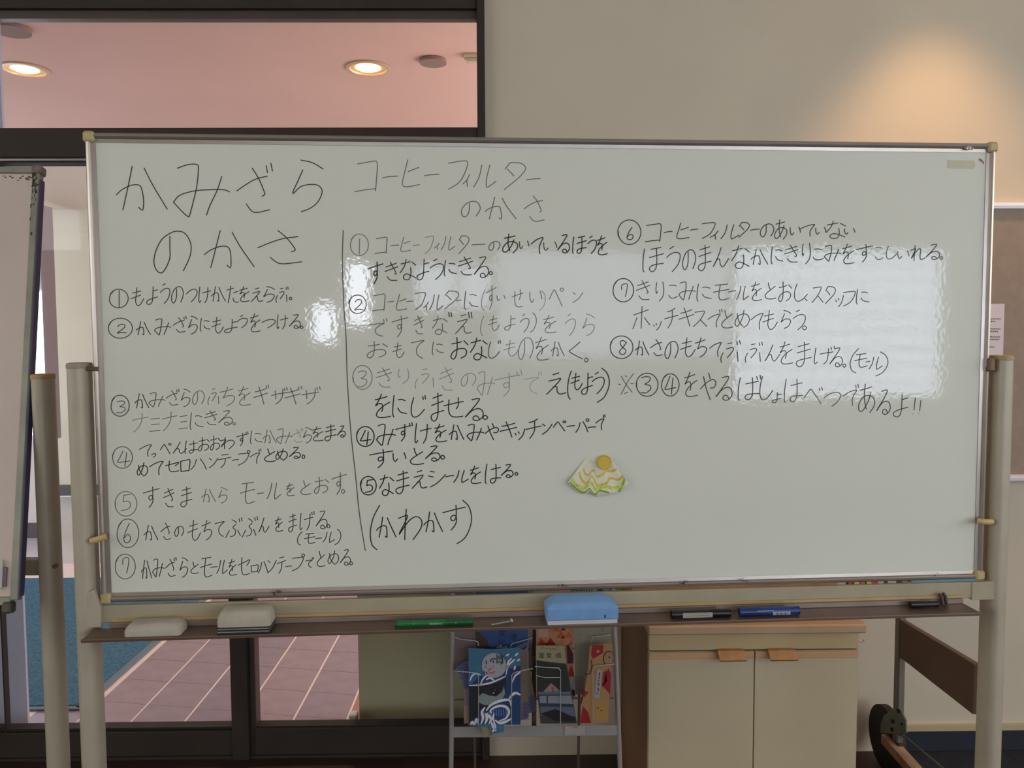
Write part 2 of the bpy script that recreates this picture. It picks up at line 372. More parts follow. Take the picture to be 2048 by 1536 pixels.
q = MB(); q.box(p.x - .035, p.x + .035, p.y - .03, p.y + .03, 2.685, 2.70, .003); q.build('base', M_WALL, e)
q = MB(); q.box(p.x - .02, p.x + .03, p.y - .02, p.y + .02, 2.665, 2.685, .004); q.build('cover', M_WALL, e)

# room downlights: one washes the wall on the right, the unseen others are added for extra room light
downlight(PY(1862, 150, WALL).x, WALL - .36, CH, .075, 'downlight washing the beige wall right of the whiteboard', SCALLOP_W, 6, spot=1.3, lcol=(1, .56, .26), group='room ceiling downlights')
for x, y, w_ in ((-3.0, -1.6, 'left'), (2.2, -1.2, 'right')):
    downlight(x, y, CH, .075, 'unseen room light added %s of the camera' % w_, ROOM_FILL_W, 6, spot=2.4, group='room ceiling downlights')

# ------------------------------------------------------------------ right part of the wall: skirting, pinboard, papers
xa = PY(1792, 1470, WALL).x
b = MB(); z1 = PY(1900, 1461, WALL - .012).z; z2 = PY(1900, 1451, WALL - .016).z
b.box(xa, XR, WALL - .012, WALL, 0, z1); struct(b.build('baseboard_right', mat('navy_skirting', (34, 40, 54), .7, vary=.1)))
b = MB(); b.box(xa, XR, WALL - .016, WALL, z1, z2 - .001); struct(b.build('trim_3', mat('cream_trim', (190, 176, 142), .5)))
b = MB(); b.box(xa - .05, XR, 1.2, WALL - .02, .0005, .006); tag(b.build('floor_mat', mat('navy_mat', (30, 36, 48), .95, vary=.2, scale=30)), 'dark navy floor mat along the right wall', 'mat')
pin = empty('pinboard', PY(1990, 700, WALL)); tag(pin, 'large brown grey pinboard in a white frame on the right wall', 'notice board')
ztop = PY(2047, 404, WALL - .03).z; zbot = PY(2047, 963, WALL - .03).z; x0 = 1.0; x1 = 2.9
q = MB(); q.box(x0, x1, WALL - .02, WALL - .001, zbot + .02, ztop - .02); q.build('cork_panel', mat('pin_fabric', (158, 142, 128), .95, vary=.06, scale=40, bump=.2, bscale=400), pin)
M_PFR = mat('white_aluminium', (228, 226, 232), .3, .15)
for (a, c, d, e_) in ((x0, x1, ztop - .022, ztop), (x0, x1, zbot, zbot + .022), (x0, x0 + .02, zbot, ztop), (x1 - .02, x1, zbot, ztop)):
    q = MB(); q.box(a, c, WALL - .03, WALL - .0005, d, e_, .003); q.box(a + .001, c - .001, WALL - .034, WALL - .03, d + (e_ - d) * .4, d + (e_ - d) * .62); q.build('frame', M_PFR, pin)
def quadY(px0, py0, px1, py1, Y):           # upright rectangle on plane Y from two pixel corners
    a = PY(px0, py0, Y); c = PY(px1, py1, Y); return a.x, c.x, c.z, a.z
M_INKG = mat('print_grey', (110, 100, 100), .8); M_PAPER = mat('notice_paper', (226, 216, 220), .8)
no = empty('notice_sheet', PY(1988, 660, WALL - .03)); tag(no, 'white printed notice pinned on the brown pinboard', 'notice')
xx0, xx1, zz0, zz1 = quadY(1925, 608, 2006, 712, WALL - .0215)
q = MB(); q.box(xx0, xx1, WALL - .0215, WALL - .0205, zz0, zz1); q.build('paper', M_PAPER, no)
q = MB(); rr = random.Random(3)
for py, e1 in ((638, 2002), (643, 1990), (658, 2002), (663, 1996), (669, 1978), (674, 2000), (679, 1999), (694, 1989)):
    px = 1935
    while px < e1:
        w_ = rr.choice((2, 2.5, 3)); a, c, d, e_ = quadY(px, py - 1.3, min(px + w_, e1), py + 1.0, WALL - .022); q.box(a, c, WALL - .022, WALL - .0216, d, e_); px += w_ + 1
tag(q.build('printed_text', M_INKG, no), kind='stuff')
po = empty('poster', PY(1900, 950, WALL)); tag(po, 'tall light blue poster with red and green bands, mostly behind the whiteboard', 'poster')
Yp = WALL - .036
for y0, y1, c in ((735, 762, (226, 222, 224)), (762, 832, (200, 60, 70)), (832, 862, (96, 130, 70)), (862, 1128, (140, 190, 205)), (1128, 1146, (215, 210, 120)), (1146, 1166, (110, 165, 190))):
    a, c_, d, e_ = quadY(1823, y0, 1979, y1, Yp); q = MB(); q.box(a, 1.628, Yp, Yp + .002, d, e_); q.build('printed_band', mat('poster_%d' % y0, c, .6), po)
q = MB()
for k in range(9):
    a, c_, d, e_ = quadY(1969, 768 + k * 7.4, 1972.5, 772 + k * 7.4, Yp - .001); q.box(a, c_, Yp - .001, Yp, d, e_)
q.build('printed_dots', M_WHITEP, po)
fl = empty('flyer', PY(1700, 1100, WALL)); tag(fl, 'flyer with small coloured squares on the wall, below the whiteboard edge', 'flyer')
Yq = WALL - .004
a, c_, d, e_ = quadY(1672, 980, 1786, 1176, Yq); q = MB(); q.box(a, c_, Yq, WALL - .0005, d, e_); q.build('paper', mat('flyer_paper', (205, 190, 160), .8), fl)
for i, (x0_, x1_, c) in enumerate(((1692, 1696, (60, 20, 20)), (1697, 1704, (200, 90, 70)), (1705, 1708, (70, 20, 25)), (1708, 1718, (220, 205, 70)), (1718, 1721, (200, 60, 50)), (1722, 1729, (200, 110, 80)), (1730, 1733, (30, 50, 30)), (1733, 1742, (220, 210, 80)), (1743, 1756, (200, 70, 70)), (1768, 1775, (60, 60, 110)))):
    a, c_, d, e_ = quadY(x0_, 1162, x1_, 1172, Yq); q = MB(); q.box(a, c_, Yq - .0012, Yq, d, e_); q.build('printed_square', mat('flyer_c%d' % i, c, .7), fl)
# ------------------------------------------------------------------ the whiteboard on its stand
def board_material():
    M = bpy.data.materials.new('whiteboard_enamel'); M.use_nodes = True; nt = M.node_tree; b = nt.nodes['Principled BSDF']
    b.inputs['Base Color'].default_value = lin((222, 226, 214)); b.inputs['Roughness'].default_value = .085
    b.inputs['Specular IOR Level'].default_value = .5
    tc = nt.nodes.new('ShaderNodeTexCoord')
    n = nt.nodes.new('ShaderNodeTexNoise'); n.inputs['Scale'].default_value = 110; n.inputs['Detail'].default_value = 1.5
    nt.links.new(tc.outputs['Object'], n.inputs['Vector'])
    n2 = nt.nodes.new('ShaderNodeTexNoise'); n2.inputs['Scale'].default_value = 1.6; n2.inputs['Detail'].default_value = 2
    nt.links.new(tc.outputs['Object'], n2.inputs['Vector'])
    bp = nt.nodes.new('ShaderNodeBump'); bp.inputs['Strength'].default_value = .22; bp.inputs['Distance'].default_value = .0004
    nt.links.new(n.outputs['Fac'], bp.inputs['Height'])
    bp2 = nt.nodes.new('ShaderNodeBump'); bp2.inputs['Strength'].default_value = .1; bp2.inputs['Distance'].default_value = .004
    nt.links.new(n2.outputs['Fac'], bp2.inputs['Height']); nt.links.new(bp.outputs[0], bp2.inputs['Normal']); nt.links.new(bp2.outputs[0], b.inputs['Normal'])
    r = nt.nodes.new('ShaderNodeMapRange'); r.inputs['To Min'].default_value = .03; r.inputs['To Max'].default_value = .07
    nt.links.new(n2.outputs['Fac'], r.inputs[0]); nt.links.new(r.outputs[0], b.inputs['Roughness'])
    return M
M_BOARD = board_material()
M_ALU = mat('champagne_aluminium', (176, 168, 158), .33, .75, vary=.06, scale=10)
M_CAP = mat('tan_plastic', (186, 172, 122), .5, vary=.08, scale=30)
M_POST = mat('stand_paint', (182, 174, 154), .42, .1, vary=.06, scale=12, bump=.05, bscale=200)
M_RAIL = mat('rail_paint', (168, 160, 134), .5, vary=.08, scale=9)
M_TRAY = mat('brown_tray', (104, 84, 72), .38, .25, vary=.10, scale=6)
M_TRAYB = mat('tray_silver_lip', (170, 154, 146), .3, .55, vary=.22, scale=5)
M_PIN = mat('brown_plastic', (110, 88, 62), .5)
M_TANPIN = mat('latch_tan', (196, 172, 118), .5, vary=.1, scale=60)
BZ = BC.z; HB = .4521
wb = empty('whiteboard', LB(0, 0, 0)); tag(wb, 'large wheeled whiteboard covered in black Japanese handwriting', 'whiteboard')
FW = .0183
q = MB(LB); q.box(-.9 + FW - .002, .9 - FW + .002, -.008, .004, BZ - HB + FW - .002, BZ + HB - FW + .002); q.build('board_panel', M_BOARD, wb)
def alu(x0, x1, z0, z1, vert):
    q = MB(LB)
    def prof(u):     # cross-section: rounded outer bead and flat inner lip
        return [(0, -.012), (0, .006), (.0035, .0115), (.0075, .0125), (.0105, .0105), (.0115, .0065), (FW, .0055), (FW, -.012)]
    n = 8; ends = []
    for e_ in (0, 1):
        ring = []
        for (w_, off) in prof(0):
            if vert == 'L': ring.append((x0 + w_, off, (z0, z1)[e_]))
            elif vert == 'R': ring.append((x1 - w_, off, (z0, z1)[e_]))
            elif vert == 'T': ring.append(((x0, x1)[e_], off, z1 - w_))
            else: ring.append(((x0, x1)[e_], off, z0 + w_))
        ends.append(ring)
    q.loft(ends); return q.build('frame_rail', M_ALU, wb)
alu(-.9, .9, BZ + HB - FW, BZ + HB, 'T'); alu(-.9, .9, BZ - HB, BZ - HB + FW, 'B')
alu(-.9, -.9 + FW, BZ - HB, BZ + HB, 'L'); alu(.9 - FW, .9, BZ - HB, BZ + HB, 'R')
for sx in (-1, 1):
    for sz in (-1, 1):
        q = MB(LB); X = sx * .902; Z = BZ + sz * (HB + .002)
        q.box(min(X, X - sx * .021), max(X, X - sx * .021), -.014, .015, min(Z, Z - sz * .021), max(Z, Z - sz * .021), .004)
        q.oval
        q.build('corner_cap', M_CAP, wb)
q = MB(LB); q.box(-.88, .88, -.010, -.0085, BZ - HB + .016, BZ + HB - .016); q.build('back_panel', mat('back_sheet', (150, 150, 148), .6), wb)
# posts
def post(x, y_off, ztop, capmat, root, T):
    n = 28; rx, ry = .0185, .028
    ring = lambda k, z: [(x + rx * k * (abs(cos(t)) ** .75) * (1 if cos(t) >= 0 else -1), y_off + ry * k * (abs(sin(t)) ** .75) * (1 if sin(t) >= 0 else -1), z) for t in [2 * pi * i / n for i in range(n)]]
    q = MB(T); q.loft([ring(1, .115), ring(1, ztop - .011)]); p = q.build('post', M_POST, root, smooth=True)
    q = MB(T); q.loft([ring(1.04, ztop - .011), ring(1.06, ztop - .006), ring(1.0, ztop - .001), ring(.8, ztop)]); c = q.build('post_cap', capmat, p, smooth=True)
    return p
M_CAPL = mat('cap_grey_tan', (160, 146, 128), .5, vary=.1, scale=40); M_CAPR = mat('cap_olive', (168, 152, 112), .5, vary=.1, scale=40)
PXL, PXR = -.9285, .929
post(PXL, 0, 1.3745, M_CAPL, wb, LB); post(PXR, 0, 1.3765, M_CAPR, wb, LB)
# rail and tray
ztop_r = PB(620, 1201, .02)[1]; zb_r = PB(620, 1227.6, .022)[1]; z_fl = PB(620, 1233.8, .024)[1]
z_floor = PB(620, 1246, .030)[1]; z_lip = PB(620, 1266, .084)[1]
z_floor = (z_floor + z_lip) / 2
q = MB(LB); q.box(PXL + .012, PXR - .012, .009, .020, zb_r - .008, ztop_r, .0015); q.build('cross_rail', M_RAIL, wb)
for sx, xx in ((-1, PXL), (1, PXR)):
    q = MB(LB); a, c = sorted((xx + .019 * sx * -1, xx - .052 * sx if sx > 0 else xx + .034))
    if sx < 0:
        pts = [(xx - .002, 0, z_floor + .002), (xx - .002, 0, ztop_r + .008), (xx + .008, 0, ztop_r + .028), (xx + .022, 0, ztop_r + .034), (xx + .030, 0, ztop_r + .006), (xx + .034, 0, ztop_r), (xx + .034, 0, z_floor + .002)]
    else:
        pts = [(xx - .062, 0, z_floor + .004), (xx - .062, 0, ztop_r), (xx - .0, 0, ztop_r + .002), (xx - .0, 0, z_floor + .004)]
    A = [LB(p[0], .0225 + (.004 if sx < 0 else 0), p[2]) for p in pts]
    q.prism(A, BN * .012); q.build('rail_bracket', M_RAIL if sx > 0 else M_POST, wb, bevel=.0015)
TX0, TX1 = -.905, .845
q = MB(LB); q.box(TX0 + .028, TX1, .0205, .0245, z_fl, zb_r + .001, .0008); q.build('tray_flange', mat('flange_tan', (190, 166, 118), .45, .2, vary=.15, scale=5), wb)
tray = MB(LB); tray.box(TX0, TX1, .026, .085, z_floor - .0022, z_floor); tray.box(TX0, TX1, .0835, .0865, z_floor - .005, z_floor + .0012)
tr = tray.build('marker_tray', M_TRAY, wb)
q = MB(LB); q.box(TX0 + .028, TX1, .0245, .0285, z_floor, z_fl, .0008); q.build('tray_back', M_TRAYB, tr)
q = MB(LB); q.box(TX0, TX1, .0866, .0872, z_floor - .0005, z_floor + .0014); q.build('tray_lip', mat('lip_light', (150, 128, 112), .3, .5), tr)
# pivot pins, latches
for (ax, ay), (cx, cy) in (((172, 737), (196, 738)), ((1996, 738), (1972, 739))):
    a = PB(ax, ay, .012); c = PB(cx, cy, .012)
    q = MB(LB); q.tube((a[0], .010, a[1]), (c[0], .010, c[1]), .0048, 12); q.build('pivot_pin', M_PIN, wb)
a = PB(1984, 722, .02); c = PB(1988, 737, .02)
q = MB(LB); q.box(a[0] - .006, c[0] + .003, .008, .022, c[1] - .006, a[1] + .006, .003); q.build('pivot_bracket', mat('bracket_brown', (120, 96, 74), .5), wb)
for (ax, ay), (cx, cy) in (((183, 1082), (212, 1073)), ((1956, 1042), (1985, 1044))):
    a = PB(ax, ay, .025); c = PB(cx, cy, .025)
    q = MB(LB); q.path([(a[0], .024, a[1]), (a[0] * .5 + c[0] * .5, .029, a[1] * .5 + c[1] * .5), (c[0], .022, c[1])], .0062, 12); q.build('latch', M_TANPIN, wb, smooth=True)
# feet and casters (below the frame)
def castor(T, x, off, root, r=.032):
    q = MB(T); q.tube((x - .012, off, r), (x + .012, off, r), r, 20); w_ = q.build('caster_wheel', mat('caster_rubber', (40, 40, 42), .7), root)
    q = MB(T); q.box(x - .018, x + .018, off - .016, off + .016, r * 1.1, .078, .003); q.build('caster_fork', mat('zinc_steel', (110, 120, 116), .4, .6), w_)
for xx in (PXL, PXR):
    q = MB(LB); q.box(xx - .02, xx + .02, -.26, .30, .078, .118, .006); q.build('foot', M_POST, wb)
    for off in (-.235, .275): castor(LB, xx, off, wb)
q = MB(LB); q.box(PXL + .02, PXR - .02, -.014, .014, .20, .236, .004); q.build('lower_rail', M_RAIL, wb)
# frame badge, tape, smudges
def strip(q, pts, w, off):
    """ribbon of width w along board-local (x, z) points, lying off metres in front of the board"""
    n = len(pts)
    if n < 2: return
    L = []; R = []
    for i in range(n):
        a = pts[max(0, i - 1)]; c = pts[min(n - 1, i + 1)]
        dx, dz = c[0] - a[0], c[1] - a[1]; l = sqrt(dx * dx + dz * dz) or 1e-9
        nx, nz = -dz / l * w / 2, dx / l * w / 2; p = pts[i]
        ex = 0 if 0 < i < n - 1 else (w * .35 / l) * (-1 if i == 0 else 1)
        L.append((p[0] + nx + dx * ex, off, p[1] + nz + dz * ex)); R.append((p[0] - nx + dx * ex, off, p[1] - nz + dz * ex))
    q.add(L + R, [(i, i + 1, n + i + 1, n + i) for i in range(n - 1)])
def crom(P, k=5):
    if len(P) < 3:
        return [(P[0][0] + (P[-1][0] - P[0][0]) * t / 3, P[0][1] + (P[-1][1] - P[0][1]) * t / 3) for t in range(4)]
    out = []
    for i in range(len(P) - 1):
        p0 = P[max(0, i - 1)]; p1 = P[i]; p2 = P[i + 1]; p3 = P[min(len(P) - 1, i + 2)]
        for j in range(k):
            t = j / k; out.append(tuple(.5 * (2 * p1[d] + (p2[d] - p0[d]) * t + (2 * p0[d] - 5 * p1[d] + 4 * p2[d] - p3[d]) * t * t + (3 * p1[d] - p0[d] - 3 * p2[d] + p3[d]) * t ** 3) for d in (0, 1)))
    out.append(P[-1]); return out
OFFI = .0043
M_INK = [mat('ink_%d' % i, c, .5) for i, c in enumerate([(172, 174, 167), (148, 150, 144), (124, 125, 120), (100, 101, 97), (74, 74, 72), (48, 48, 48), (28, 28, 30)])]
def pxl(x, y): return PB(x, y, OFFI)
badge = MB(LB); c0 = PB(1939, 296.5, .0128); badge.cur = 0
badge.loft([[(c0[0] + .0088 * cos(t) * (1.0), o_, c0[1] + .0032 * sin(t)) for t in [2 * pi * i / 16 for i in range(16)]] for o_ in (.0115, .0130)])
bd = badge.build('badge', mat('badge_white', (225, 225, 215), .5), wb)
q = MB(LB); q.flat = True
for s_ in (((1931.5, 299), (1933.5, 294)), ((1936.5, 299), (1938.5, 294), (1939, 299)), ((1943, 299.5), (1942, 296), (1945, 294), (1946, 297), (1943.5, 299))):
    strip(q, [PB(x, y, .0132) for x, y in s_], .0014, .0132)
q.build('badge_lettering', mat('badge_ink', (25, 25, 40), .6), bd)
q = MB(LB); q.poly([(p[0], OFFI, p[1]) for p in [pxl(*t) for t in ((1894, 320), (1896, 328), (1893, 336.5), (1948, 338), (1951, 330), (1948, 321))]]); q.build('tape_remnant', mat('old_tape', (196, 192, 160), .4), wb)
q = MB(LB); q.flat = True
strip(q, [pxl(x, y) for x, y in ((1958, 318), (1963, 320), (1965, 323), (1967, 327))], .0026, OFFI); strip(q, [pxl(x, y) for x, y in ((1959, 322), (1964, 322))], .002, OFFI); q.build('red_mark', mat('red_ink', (150, 70, 90), .6), wb)
q = MB(LB); q.flat = True; rr = random.Random(5)
for sx, sy, k in ((545, 1187, 9), (556, 1184, 6), (560, 1183.5, 5), (1121, 1171, 6), (1129, 1170.5, 5), (1365, 1165.5, 7), (1372, 1164.5, 5), (1484, 1159, 4), (1489, 1161, 4), (1873, 1148, 3)):
    for _ in range(k):
        ax, ay = sx + rr.uniform(-5, 5), sy + rr.uniform(-2.2, 2.2)
        strip(q, [PB(ax, ay, .0129), PB(ax + rr.uniform(-3, 3), ay + rr.uniform(-1.5, 1.5), .0129)], rr.uniform(.0006, .0022), .0129)
tag(q.build('frame_scuffs', mat('scuff_dark', (84, 72, 62), .9), wb), kind='stuff')
q = MB(LB); q.flat = True
for sx, sy, w_ in ((1246, 1222, 30), (1420, 1208, 70), (1478, 1206, 60), (1360, 1209, 12), (900, 1220, 60), (700, 1227, 40), (1950, 1180, 5), (1262, 1207, 3), (1976, 1192, 4)):
    for _ in range(int(w_ / 5) + 1):
        ax = sx + rr.uniform(-w_ / 2, w_ / 2); strip(q, [PB(ax, sy + rr.uniform(-1, 1), .0205), PB(ax + rr.uniform(1, 6), sy + rr.uniform(-1, 1), .0205)], rr.uniform(.0004, .0012), .0206)
tag(q.build('rail_scuffs', MATS['scuff_dark'], wb), kind='stuff')
# ------------------------------------------------------------------ handwriting: each kana as pen strokes in a 100 x 100 box
GL_ = {
'か': '31,0 25,35 17,74 13,99|0,65 11,53 30,43 45,43 50,54 53,79 52,99 44,93|55,4 71,43 99,97',
'み': '7,8 25,1 41,1 44,10 41,43 34,78 29,98 26,100 19,94 1,74 1,71 12,59 38,51 65,49 89,49 100,53|86,24 78,50 65,78 59,97',
'ら': '27,0 66,5 100,17|34,19 17,42 1,61 3,64 29,51 66,47 90,51 97,63 82,82 57,94 29,100',
'の': '44,12 44,39 43,62 34,86 21,99 8,93 1,74 5,48 23,19 46,4 66,0 85,6 100,30 98,59 79,94',
'さ': '0,51 30,35 58,24 92,18|46,0 66,22 83,51 85,59 77,63|28,80 44,95 61,99 100,93',
'も': '45,0 40,40 34,75 45,96 60,100 80,88 100,62|12,30 45,24 76,18|0,62 35,52 74,42',
'よ': '60,0 58,40 54,75 42,95 20,100 3,92 8,80 35,70 75,62 98,58|58,26 80,20 100,18',
'う': '24,9 52,0|0,44 30,30 70,23 98,30 97,55 74,80 40,100',
'つ': '0,38 35,10 75,0 98,15 95,42 72,75 45,100',
'け': '8,0 3,45 0,85 6,98 16,86|32,38 66,30 100,24|76,4 74,45 66,80 50,100',
'た': '0,24 28,18 56,12|34,0 24,50 10,100|58,40 78,34 95,32|52,72 62,90 82,96 100,94',
'を': '5,24 40,18 78,10|44,0 30,24 8,50 28,40 46,42 52,56 46,74|94,34 60,48 28,68 14,86 26,98 60,99 98,94',
'え': '34,8 64,0|12,38 50,30 74,26 50,54 0,100|34,66 52,64 56,86 70,98 100,92',
'ふ': '39,4 62,0|32,32 64,24 70,38 37,76|14,51 1,76 4,100|92,47 96,95',
'に': '10,0 3,45 0,85 8,100|40,20 64,18 90,24|38,58 55,76 100,84',
'ち': '0,28 40,20 82,10|48,0 32,38 20,58 50,46 84,48 92,62 75,84 40,100',
'き': '8,26 45,16 80,6|0,50 45,38 92,24|38,0 58,28 80,60 68,64|18,78 40,96 85,97',
'る': '38,5 66,0 80,4 50,38 0,86 40,54 78,46 98,60 96,84 70,100 45,96 48,82 66,80 80,94',
'れ': '30,0 22,100|0,32 34,22 24,45 2,86 35,45 62,22 70,30 66,70 72,92 100,82',
'て': '0,42 40,17 78,4 96,4 80,28 66,62 68,100',
'て2': '0,14 40,7 94,0 62,20 38,50 46,82 82,100',
'へ': '0,58 30,10 42,2 55,22 100,100',
'ん': '52,0 32,45 0,98 26,60 42,60 48,86 62,98 82,80 100,56',
'は': '10,0 2,45 0,90 6,100|36,28 66,22 98,16|68,0 70,45 66,82 48,98 32,90 40,76 64,72 100,70',
'ほ': '8,6 1,50 0,92 5,100|40,8 65,4 88,0|32,42 65,34 100,26|66,6 68,50 64,84 48,100 32,92 38,78 64,70 100,66',
'お': '5,28 35,24 62,18|34,0 36,45 30,82 15,98 0,88 10,68 40,52 78,50 92,64 84,82 58,94|76,14 100,32',
'わ': '32,0 28,50 26,100|0,30 36,20 28,40 2,84 40,40 72,24 94,36 92,62 60,100',
'す': '0,30 50,18 100,8|58,0 60,40 54,58 40,62 36,48 50,40 60,52 56,76 36,100',
'ま': '18,18 50,12 84,6|10,44 50,36 92,28|54,0 56,50 52,84 30,100 8,92 12,78 42,70 96,62',
'め': '14,18 22,55 44,86 54,92|62,0 52,40 26,84 8,92 0,70 16,40 50,22 84,26 98,52 86,82 60,100',
'と': '30,0 36,22 48,42|92,22 50,44 12,66 2,84 20,98 60,100 100,94',
'し': '20,0 4,40 2,80 20,100 58,92 100,60',
'い': '0,10 2,60 10,90 20,96 34,70|84,0 96,36 100,66',
'あ': '12,22 50,16 80,10|42,0 36,50 48,88|74,30 58,62 26,94 6,92 4,72 30,46 66,40 94,52 94,76 68,100',
'な': '5,22 34,16 62,10|38,0 26,34 0,66|74,12 100,28|66,40 68,72 56,98 30,100 20,86 40,72 70,80 98,92',
'せ': '0,42 50,30 100,20|74,0 74,36 64,58|26,12 24,60 34,92 60,100 96,96',
'く': '78,0 20,42 4,54 30,72 100,100',
'り': '10,4 0,35 4,60 18,50|82,0 94,40 82,75 40,100',
'や': '0,60 40,36 80,24 98,36 86,54 62,56|52,0 62,22|20,14 38,60 62,100',
'こ': '8,4 40,0 84,6|0,78 20,97 60,100 100,86',
'コ': '12,8 70,0 98,2 96,50 90,97|0,100 45,94 92,90', 'ー': '0,70 40,45 100,30', 'ヒ': '35,0 18,45 5,85 14,99 50,99 100,92|36,44 96,28',
'フ': '0,7 60,0 98,2 88,35 55,75 0,100', 'ィ': '100,0 60,45 0,78|60,45 66,100', 'ル': '36,0 24,55 0,100|72,0 58,60 56,96 64,100 100,74',
'タ': '28,2 5,26|28,2 76,4 99,21 76,51 0,100|16,26 46,50', 'キ': '10,30 50,22 88,10|0,62 50,50 100,36|36,0 58,55 72,100',
'サ': '0,42 50,32 100,24|26,12 30,66|78,0 74,50 54,82 30,100', 'ナ': '0,38 50,28 100,20|60,0 56,45 32,80 8,100',
'ミ': '10,8 92,0|16,50 90,44|0,100 98,92', 'セ': '0,44 60,24 98,12 84,34 72,46|30,0 26,60 36,94 60,100 98,92',
'ロ': '4,10 8,98|4,10 60,0 100,0 90,92|8,98 92,90', 'ハ': '36,8 24,60 0,100|60,0 84,50 100,96', 'ン': '0,8 26,24|0,100 55,64 100,8',
'テ': '28,6 80,0|0,40 50,32 100,22|56,34 50,70 22,100', 'モ': '12,8 50,4 92,0|0,52 50,42 100,34|46,6 36,60 40,94 62,100 100,90',
'チ': '75,0 48,12 20,18|0,54 50,44 100,36|56,12 54,62 26,100', 'シ': '8,6 32,10|0,34 26,40|8,100 50,76 100,26', 'ッ': '4,40 14,56|34,24 44,40|100,0 78,60 40,100',
'ス': '10,6 60,0 82,4 50,54 0,98|50,52 98,96', 'ホ': '5,38 50,26 92,14|54,0 52,50 48,98|24,50 0,100|68,50 100,82',
'1': '50,0 48,50 46,100', '2': '5,24 35,2 80,6 76,40 0,96 45,90 100,94', '3': '5,8 50,0 92,8 72,34 36,46 88,54 94,76 50,98 0,96',
'4': '45,0 12,52 0,74 100,64|74,10 66,55 60,100', '5': '30,6 22,46|30,6 98,0|22,46 70,42 94,62 74,88 0,100', '6': '72,0 30,40 4,80 26,99 74,94 86,70 54,56 14,74',
'7': '4,44 10,6 88,0 84,50 62,100', '8': '86,14 44,0 12,12 30,42 80,70 62,98 16,96 8,74 50,46 86,14',
'(': '100,0 32,28 0,60 16,88 70,100', ')': '40,0 84,16 100,48 60,84 0,100', '。': '50,0 90,30 90,75 45,100 8,70 12,25 50,0', '、': '0,0 100,100',
'※': '20,12 50,50 90,88|98,0 60,40 20,98|2,50 18,52|45,10 56,14|80,46 96,48|42,94 62,88', 'フ2': '42,0 60,7 72,17|68,24 48,42 66,58 58,84 32,92|24,60 14,76 0,98|80,56 98,88', '|': '60,0 30,100', '"': '0,0 20,100|70,0 90,100', '・': '30,30 70,70',
}
DAKU = {'ブ': 'フ2', 'ざ': 'さ', 'ぶ': 'ふ', 'ず': 'す', 'で': 'て', 'で2': 'て2', 'げ': 'け', 'じ': 'し', 'ば': 'は', 'べ': 'へ', 'ギ': 'キ', 'ザ': 'サ'}
HAN = {'ペ': 'へ', 'パ': 'ハ', 'プ': 'フ'}
def glyph(ch):
    if ch in DAKU:
        base = glyph(DAKU[ch]); k_ = 26 if ch[0] == 'で' else 10; out = [[(x * .90, k_ + y * (100 - k_) / 100) for x, y in s] for s in base]
        return out + [[(80, 5), (83, 19)], [(94, 0), (98, 16)]]
    if ch in HAN:
        k_ = 8 if ch == 'ペ' else 20; base = glyph(HAN[ch]); out = [[(x * .90, k_ + y * (100 - k_) / 100) for x, y in s] for s in base]
        cx, cy = (88, 8)
        return out + [[(cx + 11 * cos(t * pi / 4), cy + 9 * sin(t * pi / 4)) for t in range(9)]]
    return [[tuple(float(v) for v in p.split(',')) for p in s.split()] for s in GL_[ch].split('|')]
ZW = {'A': (200, 300, 4.096), 'B': (200, 550, 3.938), 'C': (200, 760, 3.938), 'D': (200, 900, 3.938), 'E': (680, 300, 3.657), 'F': (680, 560, 3.657),
      'G': (680, 700, 3.657), 'H': (1200, 420, 5.689), 'I': (1540, 420, 5.689), 'J': (1200, 640, 5.689), 'K': (1540, 640, 5.689)}
